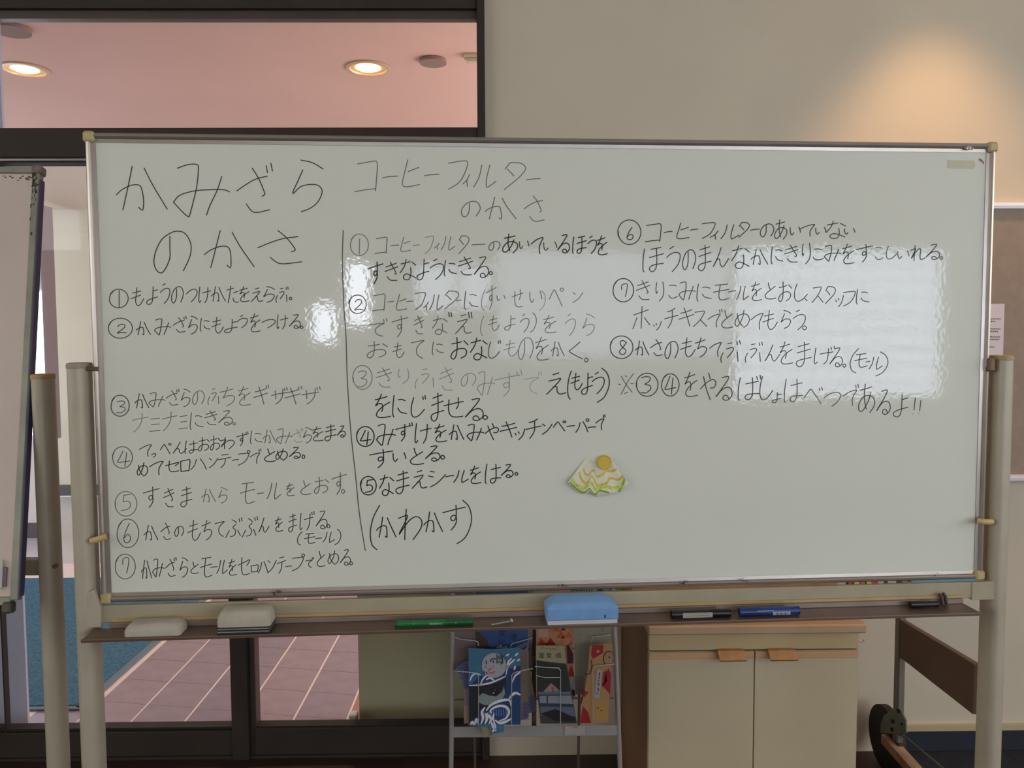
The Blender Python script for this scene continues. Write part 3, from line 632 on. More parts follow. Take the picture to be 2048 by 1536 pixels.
# line: name ; default ink 1..7 ; tokens "window glyph x0 y0 x1 y1 [ink]"; glyph 'O' is a drawn ring
TEXT = r"""
A6: か 133 133 553 495, み 605 115 1060 545, ざ 1122 108 1420 515, ら 1578 83 1825 505
A6: の 440 665 745 1010, か 855 660 1270 965, さ 1295 660 1650 935
B5: O 72 112 222 258, 1 140 122 162 255, も 245 100 345 240, よ 365 92 455 232, う 475 68 550 225, の 562 92 655 222, つ 680 112 765 212, け 778 95 872 218, か 875 92 988 208, た 1000 88 1090 220, を 1095 92 1178 210, え 1192 102 1282 210, ら 1290 92 1375 215, ぶ 1385 92 1485 215, 。 1490 175 1512 195
B5: O 65 340 255 498, 2 135 388 207 460, か 285 368 398 472, み 430 345 558 472, ざ 575 325 682 452, ら 698 325 768 465, に 790 342 866 442, も 878 332 972 457, よ 978 348 1085 455, う 1088 318 1160 415, を 1180 305 1265 448, つ 1275 350 1382 415, け 1395 312 1480 425, る 1490 312 1592 420, 。 1576 400 1600 422
C4: O 85 120 230 285 5, 3 130 165 200 260, か 275 108 385 222 5, み 385 100 512 212 4, ざ 520 72 625 200, ら 640 72 710 210, の 728 85 820 195 3, ふ 850 68 940 195 3, ち 945 55 1070 205 3, を 1085 50 1190 200 3, ギ 1212 38 1332 190, ザ 1350 58 1478 190, ギ 1455 48 1592 190, ザ 1590 52 1738 190
C3: ナ 255 262 382 410 2, ミ 390 300 475 405, ナ 490 252 606 400, ミ 622 280 690 385, に 710 258 812 390 4, き 825 242 930 355 4, る 930 242 1060 355 4, 。 1045 334 1068 355
C5: O 98 525 255 695 4, 4 140 560 235 680 4, て 310 508 410 602, っ 405 580 440 608, ペ 475 500 560 582, ん 575 488 682 580, は 670 480 770 578, お 775 452 862 562, お 868 442 948 555, わ 950 452 1062 542, ず 1075 408 1168 518, に 1185 402 1278 505 4, か 1285 395 1388 497 3, み 1388 385 1512 502 3, ざ 1508 380 1600 492 1, ら 1602 375 1668 497 4, を 1668 368 1762 480, ま 1765 352 1862 480 6, る 1868 362 1942 450 6
C6: め 292 652 378 757, て 390 638 502 747, セ 515 638 622 722, ロ 632 632 708 722, ハ 715 618 838 707 5, ン 860 610 928 692 5, テ 930 585 1030 692 5, ー 1040 618 1090 642 5, プ 1088 555 1182 672 5, で 1182 542 1270 657 5, と 1295 542 1382 642, め 1385 542 1478 632, る 1490 530 1592 618, 。 1590 590 1614 618
C4: O 118 878 290 1072 3, 5 165 900 245 1030 3, す 340 842 468 1007 5, き 500 852 590 1002 5, ま 630 842 728 1000 5, か 800 858 912 962 3, ら 935 848 1002 970 3, モ 1105 805 1218 972, ー 1238 884 1288 902, ル 1315 812 1422 935, を 1465 815 1532 912, と 1580 792 1662 902, お 1688 765 1802 897, す 1822 730 1942 902, 。 1900 862 1928 892
C4: O 133 1095 305 1320, 6 185 1130 248 1282, か 345 1145 458 1262 5, さ 480 1128 556 1258 5, の 588 1152 658 1232 5, も 692 1105 792 1262 5, ち 802 1105 886 1262 5, て2 905 1115 985 1232 5, ブ 990 1085 1122 1245 5, ブ 1120 1075 1244 1242 5, ん 1250 1085 1332 1202 5, を 1375 1082 1442 1192 5, ま 1480 1055 1552 1197 5, げ 1575 1035 1690 1182 5, る 1700 1032 1802 1172 5, 。 1788 1138 1812 1165 5
C5: ( 1555 1195 1592 1300, モ 1610 1208 1692 1287, ー 1698 1240 1745 1256, ル 1755 1200 1848 1277, ) 1850 1175 1897 1297
D5: O 118 820 278 1015 4, 7 178 850 230 970 4, か 325 868 408 1012, み 415 858 505 1000, ざ 515 845 602 997, ら 630 848 692 1002, と 715 882 776 972, モ 790 845 882 1000, ー 872 915 922 930, ル 920 868 1002 972, を 1010 862 1076 987, セ 1090 848 1182 982, ロ 1188 908 1246 962, ハ 1246 878 1322 968, ン 1322 862 1388 968, テ 1395 842 1462 972, ー 1462 908 1510 925, プ 1515 820 1612 952, で2 1622 845 1682 925, と 1710 798 1772 917, め 1795 795 1882 902, る 1890 785 1985 907, 。 1965 880 1990 905
E4: コ 108 85 275 305, ー 312 182 422 212, ヒ 450 72 582 268, ー 618 170 724 196, フ 792 82 936 287, ィ 898 178 948 268, ル 978 110 1142 270, タ 1200 88 1358 290, ー 1360 202 1464 226
E4: の 886 375 1024 490, か 1062 345 1288 507, さ 1345 335 1494 524
E3: O 75 615 208 772, 1 130 650 155 760, コ 255 640 345 758 4, ー 372 690 430 706 4, ヒ 440 638 516 742 3, ー 535 690 580 704 3, フ 622 632 685 757 2, ィ 690 682 724 727 3, ル 740 632 840 730 3, タ 868 625 945 758 4, ー 965 686 1060 698 4, の 1088 668 1170 735 4, あ 1188 615 1302 752 7, い 1312 665 1382 722 6, て 1398 638 1490 757 7, い 1490 672 1586 735 6, る 1590 620 1692 752 7, ほ 1702 630 1802 757 7, う 1812 630 1876 757 7, を 1878 628 1956 767 7
E6: す 210 820 315 980 7, き 328 820 432 957 6, な 440 802 556 947 6, よ 560 798 652 950, う 660 798 756 947, に 762 808 852 922, き 865 782 977 917, る 980 782 1102 932, 。 1090 888 1116 912
F4: O 65 110 192 245 5, 2 108 142 166 222 5, コ 235 105 330 227, ー 350 150 392 168, ヒ 408 105 487 220, ー 488 150 532 164, フ 550 92 626 217, ィ 610 160 646 217, ル 655 108 752 217, タ 765 78 870 212, ー 850 142 887 158, に 910 82 1007 217, ( 1035 70 1062 222 1, す 1068 42 1142 217 3, い 1148 112 1208 152 3, せ 1258 70 1340 197 3, い 1388 80 1476 167 3, ) 1458 80 1502 222 1, ペ 1530 60 1636 192 3, ン 1703 85 1777 165 3
F3: で2 212 282 346 412 4, す 380 262 496 417 4, き 540 262 616 397 4, な 675 268 785 397 4, " 795 238 820 268 6, え 845 252 962 392 5, " 940 236 968 278 6, ( 1028 265 1052 407 2, も 1085 262 1166 370 3, よ 1203 262 1282 367 3, う 1318 250 1382 382 3, ) 1392 240 1436 382 3, を 1485 258 1586 387 3, う 1648 248 1722 407 2, ら 1778 250 1862 407 2
F4: お 198 448 346 572, も 385 458 470 567, て2 520 442 622 572, に 675 452 756 547, お 812 422 936 582 7, な 953 425 1076 582 7, じ 1085 440 1176 572 5, も 1198 440 1302 557 2, の 1303 422 1412 582 3, を 1425 418 1532 587 4, か 1543 452 1642 557 4, く 1675 455 1776 577 5, 。 1788 570 1814 600 5
F2: O 93 625 235 800 3, 3 130 665 198 782 3, き 263 642 386 787 3, り 425 648 508 757, ふ 548 650 690 792, き 725 640 840 810, の 884 682 992 777, み 1003 670 1132 842, ず 1130 662 1335 852, で2 1345 668 1476 832 1, え 1510 680 1652 837 7, ( 1665 665 1692 872 7, も 1688 682 1772 802 7, よ 1765 680 1848 837 7, う 1845 675 1932 832 7, ) 1880 645 1970 895 7
F7: を 250 835 372 1007, に 385 845 487 1002, じ 520 845 628 1002, ま 660 828 762 1032, せ 760 860 902 1002, る 915 868 1067 1027, 。 1045 990 1080 1020
G7: O 120 560 250 705, 4 152 588 227 692, み 268 543 407 697, ず 408 530 532 667, け 550 538 666 682, を 688 542 782 672, か 800 548 907 657, み 928 543 1052 662, や 1063 538 1162 657, キ 1170 525 1292 637, ッ 1278 578 1352 657, チ 1360 505 1472 647, ン 1480 535 1552 617, ペ 1560 520 1652 592, ー 1660 548 1716 566, パ 1725 505 1822 602, ー 1812 556 1872 574, で 1870 473 1940 582
G7: す 218 728 386 862, い 388 750 482 817, と 513 718 612 837, る 623 702 747 812, 。 736 770 766 798
G7: O 148 925 265 1060, 5 183 948 242 1042, な 288 915 392 1062, ま 403 885 512 1052, え 528 882 637 1012, シ 650 880 772 1002, ー 772 910 832 936, ル 833 882 937 967, を 948 848 1032 977, は 1063 835 1177 977, る 1178 838 1278 932, 。 1278 896 1302 916
G7: ( 222 1135 290 1460, か 268 1222 412 1372, わ 428 1165 607 1387, か 613 1185 752 1332, す 753 1135 917 1317, ) 855 1100 962 1417
H6: O 203 113 465 392, 6 303 198 387 337, コ 513 160 697 362, ー 728 230 822 272, ヒ 868 148 1012 327, ー 1028 206 1114 242, フ 1163 145 1312 322, ィ 1255 238 1345 332, ル 1375 168 1582 327, タ 1578 138 1702 312, ー 1714 206 1812 242, の 1823 158 1977 307
I6: あ 50 113 197 332, い 230 192 347 287, て 338 162 517 297, い 520 198 637 277, な 638 128 857 322, い 848 208 967 277
H6: ほ 490 425 722 702, う 758 415 912 702, の 938 453 1087 682, ま 1108 402 1272 692, ん 1288 428 1462 652, な 1498 408 1702 662, か 1718 448 1912 622
I6: に 13 418 147 612, き 165 402 337 597, り 368 378 467 612, こ 493 443 607 567, み 618 403 807 582, を 818 388 962 612, す 983 392 1172 592, こ 1198 423 1287 562 5, し 1323 413 1442 557 5, い 1453 463 1582 557 5, れ 1603 403 1762 577 6, る 1773 392 1952 562 6, 。 1930 530 1967 562 5
H5: O 147 780 383 1045 6, 7 243 843 317 987, き 413 803 582 1025, り 638 818 732 1037, こ 783 855 882 1002, み 898 818 1087 1022, に 1103 843 1267 1037, モ 1288 843 1467 1022, ー 1463 905 1547 948, ル 1553 868 1692 1017, を 1718 818 1842 1032, と 1878 828 2002 1012
I5: お 98 818 247 1047, し 278 840 427 1037, 、 395 1005 422 1032, ス 478 878 607 1057, タ 628 868 747 1067, ッ 743 973 837 1102, フ 838 928 972 1092, に 983 903 1127 1072
H5: ホ 373 1098 567 1352, ッ 608 1268 697 1367, チ 733 1118 892 1342, キ 898 1113 1067 1322, ス 1063 1153 1217 1332, で 1228 1128 1392 1332, と 1383 1140 1512 1342, め 1538 1140 1702 1337, て 1718 1173 1862 1357, も 1853 1143 2017 1357
I5: ら 128 1143 237 1347, う 263 1138 402 1362, 。 368 1318 417 1362
J6: O 113 182 375 438, 8 218 233 312 392, か 403 238 557 402, さ 573 223 712 407, の 738 243 887 442, も 913 203 1082 417, ち 1083 203 1222 422, て 1248 253 1387 417, ぶ 1373 235 1602 482, ぶ 1653 248 1852 482 5, ん 1878 283 2047 472 5
K5: を 103 248 262 502, ま 288 253 477 532, げ 503 298 742 502, る 678 318 847 532, 。 828 500 864 537, ( 913 325 1007 602, モ 963 383 1102 537, ー 1093 462 1137 488, ル 1128 423 1277 557, ) 1203 363 1342 637
J6: ※ 205 610 385 850 4, O 412 605 660 868, 3 468 643 582 832, O 700 612 900 865, 4 743 640 862 842, を 953 592 1112 872, や 1143 603 1322 907, る 1318 643 1532 912, ば 1573 628 1837 912, し 1818 643 1967 907
K5: よ 20 825 127 942, は 163 672 372 937, べ 388 768 602 952, つ 618 823 807 982, で 828 730 1012 972, あ 1003 728 1197 1052 6, る 1213 798 1392 1072 6, よ 1398 843 1572 1102 6, | 1625 885 1672 1022 6, | 1688 915 1737 1032 6, ・ 1612 1060 1630 1076 2, ・ 1682 1054 1700 1070 2
"""
rr = random.Random(11); tcount = 0
for ln in TEXT.strip().splitlines():
    head, body = ln.split(': ', 1); ox, oy, sc = ZW[head[0]]; dink = int(head[1])
    q = MB(LB); q.flat = True
    for tok in body.split(', '):
        tk = tok.split(' '); ch = tk[0]; x0, y0, x1, y1 = (float(v) for v in tk[1:5]); ink = int(tk[5]) if len(tk) > 5 else dink
        q.cur = ink - 1; W = {1: 1.6, 2: 1.6, 3: 1.65, 4: 1.7, 5: 1.8, 6: 1.95, 7: 2.25}[ink]
        if ch == 'る': x1 -= .13 * (x1 - x0)
        if ch == 'O':
            st = rr.uniform(2.6, 3.9); e1 = rr.uniform(.94, 1.0)
            S = [[(50 + 50 * e * cos(st + t * 2 * pi / 16), 50 + 50 * e * sin(st + t * 2 * pi / 16)) for t, e in ((k, 1 if k < 15 else e1) for k in range(18))]]
        else: S = glyph('つ' if ch == 'っ' else ch)
        for s in S:
            P = []
            for (gx, gy) in s:
                jx = 0 if len(S) == 1 and ch == 'O' else rr.uniform(-.8, .8)
                px = ox + (x0 + (x1 - x0) * (gx + jx) / 100) / sc; py = oy + (y0 + (y1 - y0) * gy / 100) / sc
                P.append(PB(px, py, OFFI))
            strip(q, crom(P, 4), W * .001, OFFI)
    q.build('handwriting', M_INK, wb); tcount += 1
q = MB(LB); q.flat = True; q.cur = 4
strip(q, crom([PB(x, y, OFFI) for x, y in ((686.5, 461), (684.6, 520), (686, 568), (688, 617), (692, 675), (694.7, 760), (701.5, 861.6), (711, 950), (719, 1029), (730.6, 1101))], 5), .0018, OFFI)
q.build('divider_line', M_INK, wb)
# ------------------------------------------------------------------ things on the marker tray
ZT = z_floor
def tx(px, py=1240, off=.055): return PB(px, py, off)[0]
M_FELT = mat('cream_felt', (180, 174, 158), .95, vary=.08, scale=25, bump=.3, bscale=180)
M_FELTG = mat('grey_felt', (150, 148, 142), .95, vary=.15, scale=20, bump=.3, bscale=180)
def eraser_body(x0, x1, o0, o1, z0, z1, ch, sag=0.0, skew=0.0):
    """soft-edged block: front (o1) towards the viewer; returns rings along z"""
    q = MB(LB); n = 10; rings = []
    for z, k in ((z0, .0), (z0 + (z1 - z0) * .45, .0), (z0 + (z1 - z0) * .72, ch * .25), (z0 + (z1 - z0) * .93, ch * .8), (z1, ch * 1.5)):
        rg = []
        X0, X1, O0, O1 = x0 + k, x1 - k, o0 + k * .6, o1 - k
        c = .004
        for (a, b_) in ((X0 + c, O1), (X1 - c, O1), (X1, O1 - c), (X1, O0 + c), (X1 - c, O0), (X0 + c, O0), (X0, O0 + c), (X0, O1 - c)):
            rg.append((a + skew * (z - z0), b_, z + sag * sin((a - x0) / (x1 - x0) * pi) * (z - z0) / (z1 - z0)))
        rings.append(rg)
    return q.loft(rings)
e1 = empty('whiteboard_eraser', LB((tx(257) + tx(366)) / 2, .055, ZT)); tag(e1, 'flat cream felt eraser at the left end of the marker tray', 'eraser', 'erasers on the marker tray')
eraser_body(tx(257), tx(368), .035, .079, ZT + .0005, ZT + .021, .007, .003).build('felt_cover', M_FELT, e1, smooth=True)
e2 = empty('whiteboard_eraser', LB((tx(441) + tx(548)) / 2, .055, ZT)); tag(e2, 'thick cream eraser with dark striped layers, second from left on the tray', 'eraser', 'erasers on the marker tray')
ex0, ex1 = tx(441), tx(547)
for k in range(5):
    q = MB(LB); z0 = ZT + .0005 + k * .0027; q.box(ex0 + .001 * (k % 2), ex1 - .002 - .001 * (k % 2), .034, .081 - .0012 * (k % 2), z0, z0 + .0026, .0008)
    q.build('felt_layer', (mat('dark_felt', (44, 46, 46), .95), mat('pale_felt_layer', (150, 150, 142), .95))[k % 2], e2)
eraser_body(ex0 + .0005, ex1 - .001, .034, .081, ZT + .0142, ZT + .042, .006, .003).build('felt_cover', M_FELT, e2, smooth=True)
e3 = empty('whiteboard_eraser', LB((tx(1090) + tx(1235)) / 2, .055, ZT)); tag(e3, 'large light blue whiteboard eraser with a white pad', 'eraser', 'erasers on the marker tray')
bx0, bx1 = tx(1092, 1240, .07), tx(1234, 1240, .07)
q = MB(LB); q.box(bx0 + .002, bx1 - .002, .036, .084, ZT + .0005, ZT + .009, .001); q.build('white_pad', mat('white_pad', (196, 194, 196), .95, bump=.3, bscale=300), e3)
q = MB(LB)
def rr_(x0, x1, o0, o1, z): return [(x0, o1, z), (x1, o1, z), (x1, o0, z), (x0, o0, z)]
q.loft([rr_(bx0, bx1, .035, .0855, ZT + .009), rr_(bx0, bx1, .035, .0855, ZT + .034), rr_(bx0 + .012, bx1 - .014, .036, .078, ZT + .043), rr_(bx0 + .022, bx1 - .024, .037, .058, ZT + .048)])
q.build('blue_body', mat('eraser_blue', (112, 158, 208), .55, vary=.06, scale=30), e3, bevel=.0025)
q = MB(LB); q.box(bx1 - .028, bx1 - .0255, .0857, .0862, ZT + .013, ZT + .019); q.build('ink_spot', mat('ink_spot', (25, 25, 50), .6), e3)
def marker(nm, px0, px1, off, r, body, cap, label, z=None, cap_left=True, slope=0.0, cat='marker', flat_front=True):
    a = tx(px0, 1240, off); c = tx(px1, 1240, off); L = c - a; z = z or ZT + r + .0003
    e = empty(nm, LB((a + c) / 2, off, ZT)); tag(e, label, cat, 'markers on the marker tray')
    m_ = a + L * (.36 if cap_left else .64)
    P = lambda t: (a + L * t, off, z + slope * L * t)
    t_ = .36 if cap_left else .64
    cp = (0, t_) if cap_left else (t_, 1); bo = (t_, 1) if cap_left else (0, t_)
    q = MB(LB); q.tube(P(bo[0]), P(bo[1]), r * .93, 18); q.build('barrel', body, e, smooth=True)
    q = MB(LB); q.tube(P(cp[0]), P(cp[1]), r, 18); q.build('marker_cap', cap, e, smooth=True)
    t0, t1 = (.965, 1.0) if cap_left else (0, .035)
    q = MB(LB); q.tube(P(t0), P(t1), r * .97, 18); q.build('end_plug', cap, e, smooth=True)
    return e, a, L, z
M_GRN = mat('marker_green', (24, 112, 52), .35); M_GRN2 = mat('marker_green_cap', (18, 88, 40), .35)
g, a, L, z = marker('marker_pen', 790, 946, .068, .0068, M_GRN, M_GRN2, 'green marker pen lying on the marker tray', cap_left=False)
def text_mesh(body, size, mats, name, parent, origin, ux, uz, un, extr=0.0, align='CENTER'):
    """flat lettering as mesh: origin (world), ux right, uz up, un towards the viewer"""
    cu = bpy.data.curves.new('t', 'FONT'); cu.body = body; cu.size = size; cu.align_x = align; cu.align_y = 'CENTER'; cu.resolution_u = 2
    to = bpy.data.objects.new('t', cu); COL.objects.link(to); dg = bpy.context.evaluated_depsgraph_get(); dg.update()
    me = bpy.data.meshes.new_from_object(to.evaluated_get(dg)); bpy.data.objects.remove(to)
    q = MB(); q.flat = True
    vs = [origin + ux * v.co.x + uz * v.co.y + un * .0002 for v in me.vertices]
    q.add(vs, [tuple(p.vertices) for p in me.polygons], raw=True)
    return q.build(name, mats, parent) if q.f else None
M_LET = mat('pale_print', (190, 205, 190), .6)
T_ = LB(a + L * .52, .0682 + .0068, z + .0005)
text_mesh('P-MARKER', .0052, M_LET, 'lettering', g, T_, -EX, Vector((0, 0, -1)), -BN)
q = MB(LB)
for t in (.24, .78): q.tube((a + L * t, .0745, z + .001), (a + L * t, .0752, z + .001), .0009, 8)
tag(q.build("white_dot", M_LET, g), kind="stuff")
# slim grey screw-like pin
e = empty('metal_bolt', LB(tx(1004), .068, ZT)); tag(e, 'small grey metal bolt lying between the green marker and the blue eraser', 'bolt')
q = MB(LB); q.tube((tx(981), .078, ZT + .003), (tx(1021), .064, ZT + .0042), .0022, 10); q.build('shank', mat('bolt_grey', (130, 134, 124), .4, .5), e, smooth=True)
q = MB(LB); q.tube((tx(1020), .0645, ZT + .0048), (tx(1023), .0632, ZT + .0050), .0048, 14); q.build('bolt_head', mat('bolt_head', (175, 176, 165), .35, .6), e)
k_, a, L, z = marker('marker_pen', 1342, 1460, .066, .0085, mat('marker_black', (30, 32, 30), .35), mat('marker_black_cap', (22, 23, 22), .3), 'black marker pen with a pale label on the marker tray', cap_left=False)
q = MB(LB); q.box(a + L * .18, a + L * .68, .0742, .0751, z - .0050, z + .0052, .0003); q.build('label', mat('pale_label', (160, 160, 150), .5), k_)
q = MB(LB); q.flat = True; strip(q, [(a + L * .08, z + .002), (a + L * .2, z + .002)], .0008, .0752); strip(q, [(a + L * .21, z + .004), (a + L * .65, z + .004)], .0006, .0753); strip(q, [(a + L * .24, z - .001), (a + L * .62, z - .001)], .0012, .0753)
q.build('printed_lines', mat('label_print', (120, 122, 116), .6), k_)
b_, a, L, z = marker('marker_pen', 1478, 1597, .064, .0088, mat('marker_blue', (34, 62, 128), .35), mat('marker_blue_cap', (30, 52, 112), .3), 'blue marker pen with a small barcode label on the tray', cap_left=True)
q = MB(LB); q.box(a + L * .54, a + L * .83, .0722, .0731, z - .0055, z + .0012, .0003); q.build('label', mat('pale_label2', (170, 178, 196), .5), b_)
q = MB(LB); q.flat = True
for i in range(11): strip(q, [(a + L * (.57 + .022 * i), z - .0045), (a + L * (.57 + .022 * i), z - .0010)], .0008 + .0006 * (i % 3), .0733)
q.build('barcode_lines', mat('barcode_ink', (50, 60, 90), .6), b_)
q = MB(LB); q.flat = True; strip(q, [(a + L * .28, z + .0038), (a + L * .56, z + .0042)], .0009, .0735); q.build('white_line', M_LET, b_)
c_, a, L, z = marker('marker_pen', 1819, 1874, .046, .0072, mat('marker_black', (30, 32, 30)), mat('marker_black_cap', (22, 23, 22)), 'short black marker cap piece near the right end of the marker tray', slope=-.0)
for i, px in enumerate((1880, 1888)):
    x_ = PB(px, 1196, .03)[0]
    q = MB(LB); q.path([(x_ - .002, .0285, ZT + .022 + .002 * i), (x_ + .002, .031, ZT + .018), (x_ + .0025, .036, ZT + .002)], .0034, 10)
    tag(q.build('magnet_clip', mat('clip_brown', (58, 40, 36), .5), smooth=True), ('left' if i == 0 else 'right') + ' one of the two small dark clips on the tray back, far right', 'clip', 'dark clips on the tray')
q = MB(LB); x_ = tx(1737, 1218, .055); q.oval(0, 0, .0022, .0022, 0, .003, 10) if False else None
# ------------------------------------------------------------------ paper umbrella and magnet on the board
um = empty('paper_umbrella', LB(*[(lambda p: (p[0], 0, p[1]))(PB(1194, 955, .006))][0])); tag(um, 'small pleated paper umbrella sample held on the whiteboard by a magnet', 'paper craft')
TOP = [(1172, 916), (1183, 916), (1194, 916), (1208, 916.5), (1223, 918)]
BOT = [(1136, 964), (1142, 972), (1150, 980), (1158.6, 985.5), (1166, 988), (1172, 987.5), (1178, 981.5), (1183, 985), (1188, 991), (1194, 994.5), (1203, 990), (1215, 987.5), (1224, 988), (1232, 987.5), (1241, 984), (1247, 980.5), (1252, 974), (1256, 966), (1252, 959), (1247, 953)]
def lerp_poly(P, t):
    f = t * (len(P) - 1); i = min(int(f), len(P) - 2); f -= i; return (P[i][0] + (P[i + 1][0] - P[i][0]) * f, P[i][1] + (P[i + 1][1] - P[i][1]) * f)
def UF(u, v, lift=0.0):
    t = lerp_poly(TOP, u); b_ = lerp_poly(BOT, u); px = t[0] + (b_[0] - t[0]) * v; py = t[1] + (b_[1] - t[1]) * v
    off = .0048 + v * (.004 + .0045 * (1 + sin(u * 2 * pi * 3.6 + .8)) / 2) + lift
    x, z = PB(px, py, off); return (x, off, z)
q = MB(LB); NU, NV = 60, 10
q.add([UF(i / NU, j / NV) for j in range(NV + 1) for i in range(NU + 1)], [(j * (NU + 1) + i, j * (NU + 1) + i + 1, (j + 1) * (NU + 1) + i + 1, (j + 1) * (NU + 1) + i) for j in range(NV) for i in range(NU)])
pu = q.build('paper', mat('craft_paper', (226, 228, 206), .85, vary=.03, scale=60), um, smooth=True)
sm = pu.modifiers.new('solid', 'SOLIDIFY'); sm.thickness = .0008; sm.offset = -1
def uband(pts, w, m_, name):
    P = crom(pts, 8); q = MB(LB); q.flat = True; n = len(P)
    A = []; B_ = []
    for i, (u, v) in enumerate(P): A.append(UF(min(max(u, .005), .995), v - w / 2, .0007)); B_.append(UF(min(max(u, .005), .995), v + w / 2, .0007))
    q.add(A + B_, [(i, i + 1, n + i + 1, n + i) for i in range(n - 1)]); q.build(name, m_, um)
M_YEL = mat('crayon_yellow', (226, 190, 70), .8, vary=.2, scale=120); M_LIME = mat('crayon_lime', (196, 216, 96), .85, vary=.25, scale=120); M_OLV = mat('crayon_green', (128, 160, 40), .8, vary=.15, scale=120)
uband([(.10, .33), (.17, .45), (.26, .47), (.34, .38), (.40, .36), (.47, .47), (.56, .47), (.66, .36), (.76, .40), (.90, .42)], .06, M_YEL, 'yellow_arc')
uband([(.06, .50), (.14, .64), (.24, .70), (.34, .55), (.42, .60), (.50, .73), (.60, .70), (.68, .56), (.78, .66), (.88, .72), (.985, .64)], .07, M_YEL, 'yellow_arc')
uband([(.02, .84), (.10, .86), (.20, .84), (.30, .76), (.38, .74), (.46, .82), (.56, .78), (.66, .84), (.78, .86), (.90, .84), (.99, .80)], .10, M_LIME, 'lime_band')
uband([(.02, .95), (.12, .95), (.22, .96), (.28, .93), (.33, .93), (.40, .965), (.46, .93), (.50, .86), (.56, .93), (.60, .97)], .045, M_OLV, 'green_edge')
uband([(.72, .97), (.78, .90), (.84, .86), (.90, .84), (.96, .86)], .06, M_OLV, 'green_edge')
mg = PB(1209, 925, .012)
q = MB(LB); n = 32
rg = lambda r, o_: [(mg[0] + r * cos(2 * pi * i / n), o_, mg[1] + r * sin(2 * pi * i / n)) for i in range(n)]
q.loft([rg(.0138, .0070), rg(.0146, .0085), rg(.0143, .0145), rg(.0132, .0160), rg(.0122, .0150), rg(.002, .0150)])
tag(q.build('magnet', mat('magnet_yellow', (214, 184, 62), .45), smooth=True), 'round yellow magnet holding the paper umbrella', 'magnet')

# ------------------------------------------------------------------ white cabinet behind the stand
M_CAB = mat('cabinet_cream', (186, 166, 124), .5, vary=.03, scale=5); M_CABD = mat('cabinet_door', (190, 178, 148), .5, vary=.03, scale=6)
M_CABS = mat('cabinet_side', (126, 92, 62), .6, vary=.1, scale=4); M_OAK = mat('handle_wood', (186, 132, 72), .5, vary=.2, scale=40)
YF = 2.07; xL, xR = PY(1297, 1400, YF).x, PY(1715, 1400, YF).x
zc = PY(1500, 1264, YF).z; zd = PY(1500, 1301, YF).z; zs = PY(1500, 1318, YF - .006).z; YR = 2.55
cab = empty('cabinet', Vector(((xL + xR) / 2, (YF + YR) / 2, 0))); tag(cab, 'low cream two-door cabinet with wooden handles behind the whiteboard stand', 'cabinet')
q = MB(); q.box(xL, xL + .018, YF + .018, YR, .0, zc, .001); q.box(xR - .018, xR, YF + .018, YR, 0, zc, .001); q.box(xL, xR, YR - .01, YR, 0.02, zc); q.box(xL + .018, xR - .018, YF + .03, YR - .01, .05, .068); q.build('carcass', M_CABS, cab)
q = MB(); q.box(xL - .006, xR + .012, YF - .022, YR, zc + .001, zc + .026, .004); q.build('cabinet_top', mat('cabinet_top', (186, 158, 124), .5, vary=.06, scale=6), cab)
q = MB(); q.box(xL, xR, YF, YF + .018, zd + .002, zc, .0015); q.build('drawer_front', M_CAB, cab)
q = MB(); q.box(xL + .02, xR - .02, YF + .02, YF + .035, 0, .06); q.build('plinth', M_RUBBER, cab)
xm = PY(1508, 1400, YF).x
for i, (a, c, hx0, hx1) in enumerate(((xL, xm - .0012, 1435, 1488), (xm + .0012, xR, 1536, 1590))):
    q = MB(); q.box(a, c, YF, YF + .018, .06, zd - .002, .0015); d = q.build('door', M_CABD, cab)
    q = MB(); q.box(a + .001, c - .001, YF - .003, YF - .0002, zs, zd - .003, .0008); q.build('door_rail', mat('peach_strip', (196, 158, 116), .5), d)
    p0 = PY(hx0, 1302, YF - .01); p1 = PY(hx1, 1302, YF - .01); zt_ = PY(1500, 1302, YF - .02).z; zb_ = PY(1500, 1322, YF - .02).z
    q = MB(); q.loft([[(p0.x, YF - .003, zt_), (p1.x, YF - .003, zt_), (p1.x, YF - .0035, zb_ + .008), (p0.x, YF - .0035, zb_ + .008)], [(p0.x, YF - .014, zt_ - .001), (p1.x, YF - .014, zt_ - .001), (p1.x + .002, YF - .024, zb_ + .004), (p0.x + .002, YF - .024, zb_ + .004)], [(p0.x + .002, YF - .024, zb_ + .004), (p1.x + .004, YF - .024, zb_ + .004), (p1.x + .004, YF - .024, zb_), (p0.x + .003, YF - .024, zb_)]])
    q.build('handle', M_OAK, d, bevel=.001)
zz = PY(1720, 1262, YF).z
hk = empty('cabinet_hook', Vector((xR + .008, YF + .02, zz))); tag(hk, 'small clear plastic hook on the cabinet right side', 'hook')
q = MB(); q.box(xR + .0005, xR + .004, YF + .005, YF + .035, zz - .035, zz - .004, .001); q.build('hook_plate', mat('clear_plastic', (190, 180, 170), .2), hk)
q = MB(); q.path([(xR + .004, YF + .01, zz - .028), (xR + .014, YF + .008, zz - .034), (xR + .018, YF + .006, zz - .026)], .003, 8); q.build('hook_arm', MATS['clear_plastic'], hk)
# cork-brown carton on the cabinet, only its front edge shows under the board
YC = 2.20; cl = PY(1262, 1170, YC).x; cr = PY(1676, 1170, YC).x
ct = empty('wooden_box', Vector(((cl + cr) / 2, YC + .1, zc + .027))); tag(ct, 'long orange brown wooden box standing on the cream cabinet', 'box')
q = MB(); q.box(cl + .0, min(cr, xR + .07), YC, YC + .2, zc + .0265, .84, .003); q.build('box_body', mat('orange_wood', (176, 124, 66), .5, vary=.35, scale=7), ct)
q = MB(); q.box(cl - .004, min(cr, xR + .07) + .004, YC - .004, YC + .204, .8405, .86, .003); q.build('box_lid', MATS['orange_wood'], ct)

